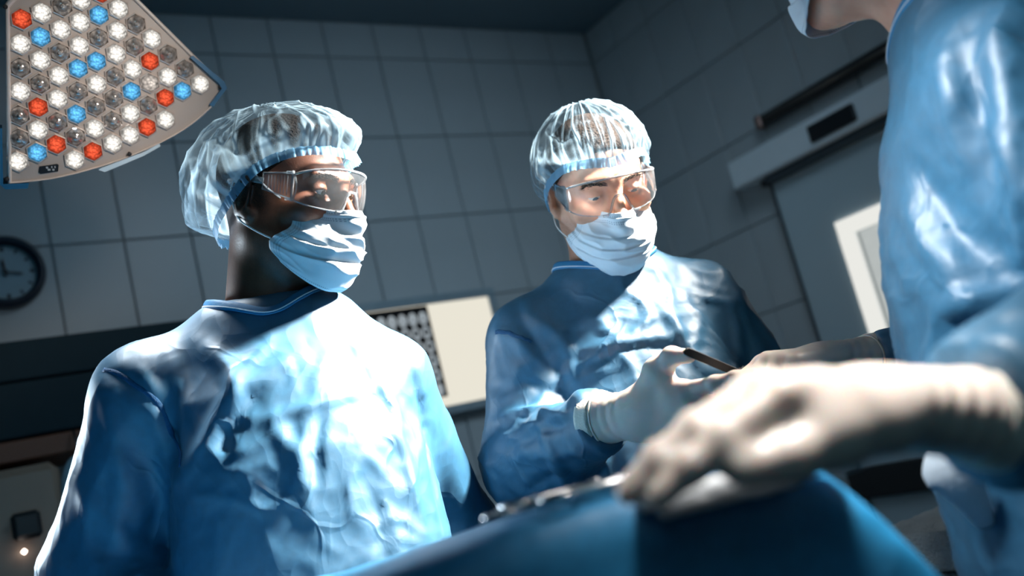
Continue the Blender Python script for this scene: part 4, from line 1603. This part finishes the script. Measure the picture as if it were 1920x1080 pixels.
def hand_sdf(B, fore=.16, wr=(.026, .019), gaunt=.036, web=False):
    fin = [B[i:i + 3] for i in range(0, 12, 3)]
    th = B[12:]
    def fn(p):
        pal = None
        for k_, mc in MC.items():
            mc = np.array(mc)
            e = rcone(p, (.004, mc[1] * .55, 0), mc * [.96, 1, 1], .0175, FR[k_] + .0028)
            pal = e if pal is None else smin(pal, e, .016)
        pal = smin(pal, rcone(p, (.012, -.018, -.009), (.07, -.032, -.007), .015, .013), .015)
        d = pal
        for ch in fin:
            e = None
            for a, b, ra, rb in ch:
                s = rcone(p, a, b, ra, rb)
                e = s if e is None else smin(e, s, .006)
            for a, b, ra, rb in ch[1:]:
                e = smin(e, np.linalg.norm(p - a - [0, 0, .0008], axis=1) - ra * 1.04, .004)
            d = smin(d, e, .0065)
        d = smin(d, rcone(p, (.035, .020, -.003), th[0][1] * .97, .0135, .0115), .018)
        d = smin(d, rcone(p, np.array(MC['index']) * [.80, .9, 1], th[0][1] + [.004, 0, .002], .0105, .0095), .018)
        e = None
        for a, b, ra, rb in th:
            s = rcone(p, a, b, ra, rb)
            e = s if e is None else smin(e, s, .010)
        d = smin(d, e, .018)
        if web: d = smin(d, np.linalg.norm(p - [.060, .027, -.002], axis=1) - .0145, .022)
        # wrist and gauntlet
        q = p * [1, 1, 1.18]
        d = smin(d, rcone(q, (.012, 0, 0), (-.03, 0, 0), .0255, .029), .02)
        g = rcone(q, (-.025, 0, 0), (-fore, 0, 0), .030, gaunt)
        g = np.maximum(g, -fore - p[:, 0])
        d = smin(d, g, .01)
        # wrist wrinkles
        ring = np.exp(-((p[:, 0] + .035) / .030) ** 2)
        d = d - ring * (.0006 * np.sin(p[:, 0] * 420 + 2.2 * np.sin(p[:, 1] * 60 + 1) + 1.3 * np.sin(p[:, 2] * 80)))
        return d
    return fn


def glove(root, name, o_, fwd, thumbdir, right, flex, spread, thumb, scale=1.0, h=.0018, fore=.075, gaunt=.036, cuff=True, web=False):
    x = np.asarray(fwd, float) / np.linalg.norm(fwd)
    y = np.asarray(thumbdir, float); y = y - x * (y @ x); y /= np.linalg.norm(y)
    z = np.cross(x, y) if right else -np.cross(x, y)
    # right hand, back up: X forward, thumb to the left = +Y, back = +Z = X x Y
    B = hand_bones(flex, spread, thumb)
    pts = np.array([b[k_] for b in B for k_ in (0, 1)])
    lo = np.minimum(pts.min(0) - .018, [-fore - .004, -.058, -.045]); hi = np.maximum(pts.max(0) + .018, [.11, .058, .045])
    v, F = nets(hand_sdf(B, fore, gaunt=gaunt, web=web), lo, hi, h)
    v = relax(v, F, 2, .5)
    A = np.array([x, y, z]) * scale
    if np.linalg.det(np.array([x, y, z])) < 0: F = F[:, ::-1]
    w_ = o_ + v @ A
    g = put(name, w_, F, GLOVE, root)
    if cuff:
        a = np.linspace(0, 2 * np.pi, 40, endpoint=False)
        ring = np.stack([np.full(40, -fore), np.cos(a) * gaunt, np.sin(a) * gaunt / 1.18], -1)
        tv, tf = tube(ring, .0016, 8, True, up=np.tile([1.0, 0, 0], (40, 1)))
        obj('rolled_edge', mesh_fast('rolled_edge', o_ + tv @ A - PORG[root.name], tf), GLOVE, g)
        ring2 = [np.array([-fore - .004 - .02 * t, 0, 0]) for t in np.linspace(0, 1, 6)]
        tv, tf = tube(ring2, [gaunt * .93, gaunt * .93, gaunt * .94, gaunt * .95, gaunt * .97, gaunt * .97], 40)
        obj('knit_cuff', mesh_fast('knit_cuff', o_ + tv @ A - PORG[root.name], tf), KNIT, root)
    return g, (lambda q: o_ + np.asarray(q, float) @ A)


def legs(root, N0, lat, front):
    c = np.array([N0[0], N0[1], 0.0]) - front * .02
    for sg in (-1, 1):
        hp = c + lat * sg * .09 + [0, 0, .85]; kn = c + lat * sg * .10 + front * .02 + [0, 0, .48]; an = c + lat * sg * .11 + [0, 0, .07]
        v, f = tube(spline([hp, kn, an], 14), np.interp(np.linspace(0, 1, 14), [0, .5, 1], [.095, .08, .075]), 18)
        put('trouser_leg', v, f, TROUSER, root)
        s0 = c + lat * sg * .11
        fn = lambda p: smax(smin(rcone(p, s0 + [0, 0, .04] - front * .04, s0 + [0, 0, .03] + front * .15, .042, .036), rcone(p, s0 + [0, 0, .05], s0 + [0, 0, .09], .04, .042), .03), -p[:, 2], .004)
        v, f = nets(fn, s0 - [.25, .25, .0], s0 + [.25, .25, .16], .009)
        put('shoe', v, f, SHOE, root)


def rotz(front2, deg):
    c, s = math.cos(math.radians(deg)), math.sin(math.radians(deg))
    return np.array([c * front2[0] - s * front2[1], s * front2[0] + c * front2[1], 0])


TOCAM = -np.array([CF[0], CF[1], 0]); TOCAM /= np.linalg.norm(TOCAM)      # horizontal, toward the camera
RIGHT = np.array([-TOCAM[1], TOCAM[0], 0])                               # horizontal, image right
if RIGHT @ CR < 0: RIGHT = -RIGHT


def facing(deg):
    """front turned deg toward image right; returns front and the subject's left"""
    t = math.radians(deg)
    fr_ = TOCAM * math.cos(t) + RIGHT * math.sin(t)
    return fr_, RIGHT * math.cos(t) - TOCAM * math.sin(t)


Z3 = np.array([0, 0, 1.0])
# ---------------- surgeon at left
N1 = P(506, 585, 1.45)
fr1, la1 = facing(15)
per1 = person('person', 'person in blue gown and goggles in profile, standing at left under the lamp', (N1[0], N1[1], 0))
W1 = (P(540, 372, 1.44), frame(V3(.90, -.08, -.43), V3(.43, -.02, .90)))
rim1 = [(0, -.098, .066), (.036, -.086, .067), (.066, -.050, .058), (.081, -.006, .034), (.080, .032, -.004), (.062, .072, -.042), (.028, .100, -.064),
        (0, .106, -.068), (-.028, .100, -.064), (-.062, .072, -.042), (-.080, .032, -.004), (-.081, -.006, .034), (-.066, -.050, .058), (-.036, -.086, .067)]


def bag1(p):
    d = ell(p, (0, .000, .048), (.098, .132, .090))
    d = smin(d, ell(p, (0, .085, .000), (.090, .080, .095)), .06)
    return d


def hairattr1(q):
    x = np.abs(q[:, 0])
    side = sstep(-.030, -.012, q[:, 1]) * sstep(-.045, -.01, q[:, 2]) * sstep(.055, .07, x)
    nape = sstep(.035, .07, q[:, 1]) * sstep(-.14, -.06, q[:, 2])
    beard = .35 * sstep(-.02, -.04, q[:, 2]) * sstep(-.15, -.10, q[:, 2]) * (q[:, 1] < .0)
    return np.clip(np.maximum(np.maximum(side, nape), beard), 0, 1)


hl1 = lambda q: np.maximum(-(q[:, 2] - .092 + .95 * (q[:, 1] + .085)) * .7, -(q[:, 2] + .05))
body1, hs1 = head_set(per1, W1, N1, la1, fr1, SKIN_D, HAIR_D, IRISD, (7, -26), rim1, (0, .35, .93), bag1, CAP, 11, hairattr1, (.08, -.95, -.30), hairline=hl1, neck_r=.064)
mask_set(per1, W1, 2, None)
goggle_set(per1, W1)
sL, sR = N1 + la1 * .140 - Z3 * .128, N1 - la1 * .185 - Z3 * .078
lv1 = [(.016, 0, 0, .084, .078), (-.015, 0, 0, .105, .086), (-.06, .0, -.008, .122, .098), (-.12, .008, -.01, .150, .118), (-.22, .018, 0, .174, .135), (-.36, .02, -.008, .190, .138),
       (-.50, .025, -.014, .198, .142), (-.75, .02, -.014, .215, .155), (-1.08, .01, 0, .235, .185)]
eR1 = P(190, 1075, 1.37); wR1 = P(345, 1300, 1.18)
eL1 = P(872, 1010, 1.60); wL1 = P(840, 1230, 1.35)
g1 = gown_sdf(N1, la1, fr1, lv1, [(N1 + la1 * .08 - Z3 * .045, sL, .040, .062), (N1 - la1 * .085 - Z3 * .036, sR, .042, .066)],
              [[(sR - Z3 * .01, eR1, .076, .076), (eR1, wR1, .074, .045)], [(sL - Z3 * .01, eL1, .068, .058), (eL1, wL1, .062, .045)]])
v, F = nets(g1, np.minimum(N1 - .45, [9, 9, .40]), N1 + [.50, .50, .08], .0062)
v = relax(v, F, 2)
v = crumple(v, F, 35, .45)
S1 = [([(190, 690), (300, 762), (335, 870)], .010, -.006),
      ([(262, 655), (290, 760), (320, 900)], .014, .007), ([(320, 660), (345, 760), (338, 900)], .012, .006), ([(440, 730), (400, 800), (345, 890)], .013, .008),
      ([(375, 640), (430, 690), (445, 740)], .014, .008), ([(500, 640), (420, 745)], .014, .008), ([(560, 670), (470, 720), (430, 790)], .014, .009), ([(485, 730), (430, 810), (420, 850)], .010, -.007),
      ([(480, 790), (640, 745), (720, 720)], .010, .006), ([(600, 770), (590, 900)], .008, -.004), ([(760, 660), (805, 800), (835, 960)], .010, -.006), ([(720, 700), (760, 860), (800, 1000)], .010, .006),
      ([(660, 640), (760, 800)], .012, .005), ([(690, 900), (740, 1060)], .012, -.005),
      ([(200, 740), (225, 900), (210, 1050)], .014, .007), ([(255, 800), (300, 950), (250, 1060)], .014, -.007), ([(130, 900), (220, 1000), (320, 1050)], .014, .006),
      ([(640, 610), (700, 680)], .010, .004), ([(590, 1000), (560, 860), (500, 800)], .012, .005)]
v = folds(v, F, S1)
gown1 = put('gown', v, F, GOWN, per1)
collar(per1, gown1, N1, la1, fr1, .088, .084, .030, h=.0075, shift=.004, sdf=g1)
ribbon_on(per1, gown1, v, F, [(192, 690), (250, 718), (300, 762), (330, 830), (338, 880)], 'shoulder_seam', SEAM)
legs(per1, N1, la1, fr1)
FLX = {k_: (14, 20, 12) for k_ in FL}
SPR = {'index': 4, 'middle': 0, 'ring': -4, 'pinky': -9}
THB = [(.020, .024, -.012), (.052, .047, -.020), (.080, .058, -.024), (.104, .064, -.026)]
glove(per1, 'glove', wR1 + (wR1 - eR1) / np.linalg.norm(wR1 - eR1) * .06, wR1 - eR1, la1, True, FLX, SPR, THB, h=.003)
glove(per1, 'glove', wL1 + (wL1 - eL1) / np.linalg.norm(wL1 - eL1) * .06, wL1 - eL1, -la1, False, FLX, SPR, THB, h=.003)

# ---------------- surgeon in the middle
N2 = P(1136, 508, 1.70)
fr2, la2 = facing(14)
per2 = person('person', 'person in blue gown looking down, gloved hand out to take the scalpel', (N2[0], N2[1], 0))
W2 = (P(1122, 352, 1.66), frame(V3(.23, -.30, -.92), V3(.955, .225, .17)))
rim2 = [(0, -.100, .066), (.036, -.088, .068), (.066, -.052, .058), (.082, -.010, .030), (.083, .028, -.002), (.066, .070, -.040), (.030, .100, -.062),
        (0, .106, -.066), (-.030, .100, -.062), (-.066, .070, -.040), (-.083, .028, -.002), (-.082, -.010, .030), (-.066, -.052, .058), (-.036, -.088, .068)]


def bag2(p):
    d = ell(p, (0, .008, .055), (.094, .116, .088))
    d = smin(d, ell(p, (0, .055, .010), (.092, .085, .090)), .05)
    return d


def hairattr2(q):
    x = np.abs(q[:, 0])
    side = .6 * sstep(-.020, -.005, q[:, 1]) * sstep(-.05, -.01, q[:, 2]) * sstep(.06, .07, x)
    nape = sstep(.035, .07, q[:, 1]) * sstep(-.12, -.06, q[:, 2])
    beard = .55 * sstep(-.025, -.045, q[:, 2]) * sstep(-.135, -.11, q[:, 2]) * (q[:, 1] < .012)
    return np.clip(np.maximum(np.maximum(side, nape), beard), 0, 1)


body2, hs2 = head_set(per2, W2, N2, la2, fr2, SKIN_L, HAIR_B, IRISB, (-1, -22), rim2, (0, .30, .95), bag2, CAP, 47, hairattr2, (.05, -.88, -.45), hairline=hl1, neck_r=.060, gath=40)
mask_set(per2, W2, 5, None, bulge=.6)
goggle_set(per2, W2)
sL, sR = N2 + la2 * .150 - Z3 * .085, N2 - la2 * .158 - Z3 * .085
eR2 = P(1000, 872, 1.58)
hand2 = P(1190, 778, 1.335)
fw2 = P(1335, 762, 1.25) - hand2
ge2 = hand2 - fw2 / np.linalg.norm(fw2) * .052
wR2 = ge2 + (eR2 - ge2) / np.linalg.norm(eR2 - ge2) * .004
eL2 = P(1440, 770, 1.68)
hL2 = P(1492, 838, 1.43)
fwL2 = P(1440, 868, 1.31) - hL2
wL2 = hL2 - fwL2 / np.linalg.norm(fwL2) * .062
lv2 = [(r[0], r[1], 0, r[3] * .93, r[4]) for r in lv1]
g2 = gown_sdf(N2, la2, fr2, lv2, [(N2 + la2 * .085 - Z3 * .036, sL, .042, .066), (N2 - la2 * .085 - Z3 * .036, sR, .042, .066)],
              [[(sR - Z3 * .01, eR2, .078, .076), (eR2, wR2, .076, .042)], [(sL - Z3 * .01, eL2, .072, .066), (eL2, wL2, .060, .043)]], ks=.025)
v, F = nets(g2, np.minimum(N2 - .48, [9, 9, .40]), N2 + [.48, .48, .08], .0062)
v = relax(v, F, 2)
v = crumple(v, F, 77, .8)
S2 = [([(925, 620), (975, 640), (1040, 700)], .012, .007), ([(960, 560), (1000, 640), (1060, 720)], .012, -.006), ([(1000, 590), (1060, 650), (1080, 760)], .012, .008),
      ([(1080, 660), (1180, 640), (1300, 620)], .011, .006), ([(1090, 690), (1200, 650), (1330, 650)], .008, -.006), ([(1230, 560), (1290, 640)], .010, .005), ([(1330, 560), (1300, 660), (1340, 700)], .010, .005),
      ([(940, 780), (1010, 760), (1070, 790)], .010, .008), ([(960, 830), (1050, 790), (1110, 800)], .010, -.008), ([(1000, 790), (1040, 850), (1050, 930)], .012, .007), ([(930, 730), (990, 720), (1070, 745)], .011, -.006),
      ([(1070, 790), (1120, 840), (1150, 850)], .008, .006), ([(950, 860), (1050, 850), (1130, 860)], .010, .006), ([(980, 920), (1060, 890)], .010, -.006),
      ([(1190, 850), (1170, 930)], .012, .006), ([(1120, 880), (1100, 960)], .012, -.005), ([(1360, 560), (1385, 640), (1390, 720)], .010, .006)]
v = folds(v, F, S2)
gown2 = put('gown', v, F, GOWN, per2)
collar(per2, gown2, N2, la2, fr2, .088, .084, .030, h=.0075, shift=.004, sdf=g2)
ribbon_on(per2, gown2, v, F, [(924, 618), (945, 622), (975, 632), (1000, 640)], 'shoulder_seam', SEAM)
legs(per2, N2, la2, fr2)
glove(per2, 'glove', hand2, fw2, V3(-.30, .95, -.05), True,
      {'index': (2, 14, 8), 'middle': (10, 16, 8), 'ring': (18, 16, 10), 'pinky': (26, 16, 10)}, {'index': 3, 'middle': 0, 'ring': -3, 'pinky': -6},
      [(.016, .022, -.010), (.048, .052, -.010), (.080, .069, -.006), (.108, .067, -.002)], scale=1.02, h=.0016, fore=.052, gaunt=.038)
glove(per2, 'glove', hL2, fwL2, V3(-.7, .5, 0), False, FLX, SPR, THB, h=.003, fore=.06)
# ---------------- assistant at right, close to the camera
N3 = P(1812, 78, 1.13)
fr3, la3 = facing(-112)
per3 = person('person', 'person in blue gown with back and side turned, close at right edge', (N3[0], N3[1], 0))
W3 = (P(1640, -150, 1.15), frame(V3(-.45, .18, .87), V3(-.85, -.25, -.45)))
bag3 = lambda p: smin(ell(p, (0, .012, .045), (.094, .116, .092)), ell(p, (0, .07, -.01), (.092, .085, .10)), .05)
body3, hs3 = head_set(per3, W3, N3, la3, fr3, SKIN_L, HAIR_B, IRISB, (7, -26), rim2, (0, .30, .95), bag3, CAPW, 91, lambda q: 0 * q[:, 0], (0, -1, -.3), hairline=hl1, neck_r=.055, brows=True)
mask_set(per3, W3, 8, None)
s3L = P(1890, 150, 1.0); s3R = N3 - la3 * .17 - Z3 * .08
hn = P(1672, 764, .655)
fwn = P(1440, 744, .630) - hn
ge3 = hn - fwn / np.linalg.norm(fwn) * .064
e3L = P(2250, 610, .82); w3L = ge3 + (e3L - ge3) / np.linalg.norm(e3L - ge3) * .006
e3R = P(1810, 660, 1.39); w3R = P(1640, 672, 1.41)
lv3 = [(.03, 0, 0, .07, .065), (-.02, .0, 0, .11, .085), (-.10, .01, 0, .155, .115), (-.22, .02, 0, .17, .135), (-.40, .03, 0, .18, .15), (-.60, .03, 0, .19, .150), (-.85, .015, 0, .20, .150), (-1.1, .0, 0, .22, .155)]
g3 = gown_sdf(N3, la3, fr3, lv3, [(N3 + la3 * .05, s3L, .055, .07), (N3 - la3 * .05, s3R, .055, .065)],
              [[(s3L, e3L, .078, .072), (e3L, w3L, .085, .056)], [(s3R, e3R, .07, .06), (e3R, w3R, .055, .042)]], ks=.03)
v, F = nets(g3, np.minimum(np.minimum(N3 - .5, w3L - .08), [9, 9, .40]), np.maximum(N3 + [.5, .5, .08], e3L + .12), .0066)
v = relax(v, F, 2)
v = crumple(v, F, 123, 1.0)
S3 = [([(1760, 120), (1790, 250), (1850, 420)], .018, .010), ([(1820, 60), (1830, 220), (1880, 400)], .018, -.012), ([(1870, 40), (1890, 260), (1915, 420)], .018, .010),
      ([(1690, 380), (1760, 480), (1810, 560)], .016, .010), ([(1700, 300), (1780, 420), (1900, 520)], .016, -.009), ([(1750, 580), (1830, 560), (1915, 545)], .016, .014), ([(1780, 640), (1860, 600), (1915, 590)], .014, -.008)]
v = folds(v, F, S3)
gown3 = put('gown', v, F, GOWN, per3)
collar(per3, gown3, N3, la3, fr3, .085, .08, .02, h=.012, sdf=g3)
# waist tie
k3 = P(1800, 905, .98)
tp = spline([P(1735, 872, .965), P(1775, 885, .95), P(1815, 925, .95), P(1850, 985, .96)], 20)
v, f = tube(tp, np.interp(np.linspace(0, 1, 20), [0, .15, .6, 1], [.012, .022, .02, .008]), 12, flat=(.45, 1.0), up=-CF)
obj('waist_tie', mesh_fast('waist_tie', v - PORG[per3.name], f), TIE, gown3)['label'] = 'white tie at the waist'
legs(per3, N3, la3, fr3)
# near hand, palm down on the drape, fingers bent at the knuckles, thumb alongside
glove(per3, 'glove', hn, fwn, V3(.05, .06, -.99), True,
      {'index': (38, 4, 3), 'middle': (36, 5, 4), 'ring': (34, 6, 5), 'pinky': (32, 8, 6)}, {'index': -3, 'middle': 0, 'ring': 3, 'pinky': 8},
      [(.022, .026, -.010), (.063, .040, -.018), (.092, .043, -.031), (.119, .037, -.041)], scale=1.07, h=.0018, fore=.060, gaunt=.037, web=True)
# far right hand pinching the scalpel
hf = P(1555, 676, 1.385)
fwf = P(1435, 682, 1.35) - hf
glove(per3, 'glove', hf, fwf, V3(-.1, -.15, .98), False,
      {'index': (30, 42, 22), 'middle': (38, 46, 24), 'ring': (46, 52, 26), 'pinky': (52, 56, 26)}, {'index': 2, 'middle': 0, 'ring': -2, 'pinky': -4},
      [(.018, .024, -.014), (.055, .036, -.030), (.085, .034, -.036), (.110, .026, -.040)], scale=1.04, h=.0018, fore=.060, gaunt=.037)

# ---------------- scalpel passed between the gloves
a = P(1283, 657, 1.215); b = P(1398, 706, 1.29)
ax_ = (b - a) / np.linalg.norm(b - a)
wd = V3(.32, .80, -.40); wd = wd - ax_ * (wd @ ax_); wd /= np.linalg.norm(wd)
nn = np.cross(ax_, wd)
ln = np.linalg.norm(b - a)
sc = empty('scalpel', (a + b) / 2)
tag(sc, 'steel scalpel with dark flat handle held between the two gloved hands', 'scalpel')
hpol = [(0.0, -.002), (.001, .003), (.004, .0052), (.012, .0058), (ln * .6, .0056), (ln, .0052), (ln, -.0048), (ln * .6, -.0050), (.012, -.0050), (.004, -.0046), (.001, -.0035)]
v, f = prism(hpol, -.0011, .0011, (a, ax_, wd, nn))
obj('handle', mesh_fast('handle', v, f, False), DARKSTEEL, sc)
v, f = tube([a + wd * -.0047 + ax_ * .004, a + wd * -.0042 + ax_ * ln], .0011, 8)
obj('bright_edge', mesh_fast('bright_edge', v, f), STEEL, sc)
v, f = prism([(ln, -.003), (ln + .012, -.004), (ln + .035, .0), (ln + .02, .004), (ln, .003)], -.0003, .0003, (a, ax_, wd, nn))
obj('blade', mesh_fast('blade', v, f, False), STEEL, sc)

# ------------------------------------------------------------------ draped table and what lies on it
c0 = P(1540, 925, .70)
along = RIGHT * -1.0
acr = -TOCAM
ztop = P(1480, 870, .70)[2]


def drape_sdf(p):
    q = p - np.array([c0[0], c0[1], 0])
    s, t, z = q @ along, q @ acr, q[:, 2]
    top = ztop + .010 * np.sin(s * 9) * np.exp(-(t - .1) ** 2 * 20) + .012 * np.exp(-((s - .02) / .12) ** 2) - .012 * sstep(.05, .5, s)
    top = top - .34 * sstep(.03, -.25, s)
    flare = .05 * sstep(0, -1.0, z - ztop)
    wav = .014 * np.sin(s * 14 + 1.0) * sstep(0, -.5, z - ztop)
    d1 = np.maximum(-t - flare - wav - .0, t - .36)
    d2 = np.maximum(-s - .15 - flare * .3, s - 1.5)
    d = smax(d1, d2, .12)
    d = smax(d, (z - top), .035)
    return np.maximum(d, .006 - z)


lo = np.array([c0[0], c0[1], 0]) - 2.2; hi = np.array([c0[0], c0[1], 0]) + 2.2
lo[2] = -.02; hi[2] = ztop + .06
lo[0] = max(lo[0], XL + .05); 
v, F = nets(drape_sdf, lo, hi, .011)
v = relax(v, F, 2)
v = crumple(v, F, 200, .45)
dr = obj('surgical_drape', mesh_fast('surgical_drape', v, F), DRAPE)
tag(dr, 'blue surgical drape covering the operating table in the foreground', 'drape')


def topz(x, y):
    o_ = np.array([[x, y, .9]])
    m = ((v[:, :2] - [x, y]) ** 2).sum(1)
    i = np.argsort(m)[:12]
    return v[i, 2].max()


def on_drape(px, d):
    """point on the drape's top at image column px and depth d"""
    y = 900
    for _ in range(30):
        q = P(px, y, d)
        y += (q[2] - topz(q[0], q[1])) * FPX / d * .8
    return P(px, y, d)


GAUZE = pbr('gauze_white', (.86, .89, .92), .9, bump=1.0, bscale=500)
for i_, (px_, dd, L_, w_, rot, lab) in enumerate(((1375, .690, .09, .022, 6, 'white gauze roll on the blue drape under the near gloved hand'), (1490, .692, .07, .02, -2, 'small white gauze strip at the crest of the blue drape'), (1275, .697, .04, .02, 4, 'white gauze scrap on the drape beside the fingertips of the near glove'))):
    q = on_drape(px_, dd)
    e1 = RIGHT * math.cos(math.radians(rot)) + TOCAM * math.sin(math.radians(rot)); e2 = np.cross(Z3, e1)
    fn = lambda p: np.linalg.norm(np.maximum(np.abs((p - q) @ np.array([e1, e2, Z3]).T) - [L_ / 2, w_ / 2, .004], 0), axis=1) - .006 + .0015 * noise(p * 60, 5)
    gv, gf = nets(fn, q - .06, q + [.06, .06, .03], .003)
    o_ = obj('gauze_swab', mesh_fast('gauze_swab', gv + Z3 * .019, gf), GAUZE)
    tag(o_, lab, 'gauze')


def forceps(q, ang, L_, label, name='forceps', scis=True):
    e1 = RIGHT * math.cos(ang) + TOCAM * math.sin(ang); e2 = np.cross(Z3, e1)
    rt = empty(name, q); tag(rt, label, 'instrument', None)
    g_ = lambda s, t, z=.0: q + e1 * s + e2 * t + Z3 * (z + .004)
    for sg in (-1, 1):
        path = spline([g_(L_ * .5, 0), g_(L_ * .15, -sg * .004), g_(-L_ * .12, sg * .008), g_(-L_ * .34, sg * .012)], 16)
        tv, tf = tube(path, np.linspace(.0022, .0032, 16), 8)
        arm_ = obj('arm', mesh_fast('arm', tv, tf), STEEL, rt)
        a = np.linspace(0, 2 * np.pi, 24, endpoint=False)
        ring = np.array([g_(-L_ * .43 + .014 * math.cos(x), sg * .015 + .010 * math.sin(x)) for x in a])
        tv, tf = tube(ring, .0024, 8, True)
        obj('finger_ring', mesh_fast('finger_ring', tv, tf), STEEL, rt)
    tv, tf = tube([g_(L_ * .04, 0, -.003), g_(L_ * .04, 0, .004)], .004, 12)
    obj('pivot', mesh_fast('pivot', tv, tf), STEEL, rt)


for px_, dd, ang, L_, lab in ((1190, .74, .10, .13, 'steel forceps lying on the drape nearest the gloved fingertips'), (1110, .80, -.12, .14, 'steel forceps further along the drape, between two others'), (1085, .74, .22, .13, 'steel forceps farthest along the drape toward the person under the lamp')):
    forceps(on_drape(px_, dd), ang, L_, lab)

# white towel on a trolley glimpsed between drape and gown
tq = P(1768, 978, 1.75)
ty = empty('side_trolley', (tq[0] + .05, tq[1], 0))
tag(ty, 'low steel trolley behind the draped table, mostly hidden', 'trolley')
tzt = tq[2] - .07
v, f = box((tq[0] + .06, tq[1] + .02, tzt - .012), (.40, .34, .024), None, .006)
obj('top', mesh_fast('top', v, f, False), STEEL, ty)
for sx in (-1, 1):
    for sy in (-1, 1):
        b_ = np.array([tq[0] + .06 + sx * .18, tq[1] + .02 + sy * .15, 0])
        tv, tf = tube([b_ + Z3 * .03, b_ + Z3 * (tzt - .02)], .011, 10)
        lg = obj('leg', mesh_fast('leg', tv, tf), STEEL, ty)
        tv, tf = tube([b_ + Z3 * .026 - [.01, 0, 0], b_ + Z3 * .026 + [.01, 0, 0]], .026, 14)
        obj('caster', mesh_fast('caster', tv, tf), RUB, lg)
TOWEL = pbr('towel_white', (.85, .84, .82), .95, bump=1.0, bscale=160, bdist=.006)
fn = lambda p: np.linalg.norm(np.maximum(np.abs(p - (tq + [.06, .02, -.035])) - [.14, .11, .025], 0), axis=1) - .009 + .004 * noise(p * 55, 8)
v, F = nets(fn, tq + [-.13, -.14, -.085], tq + [.25, .18, .03], .006)
tw = obj('towel', mesh_fast('towel', v, F), TOWEL)
tag(tw, 'folded white terry towel glimpsed between the drape and the gown at right', 'towel')
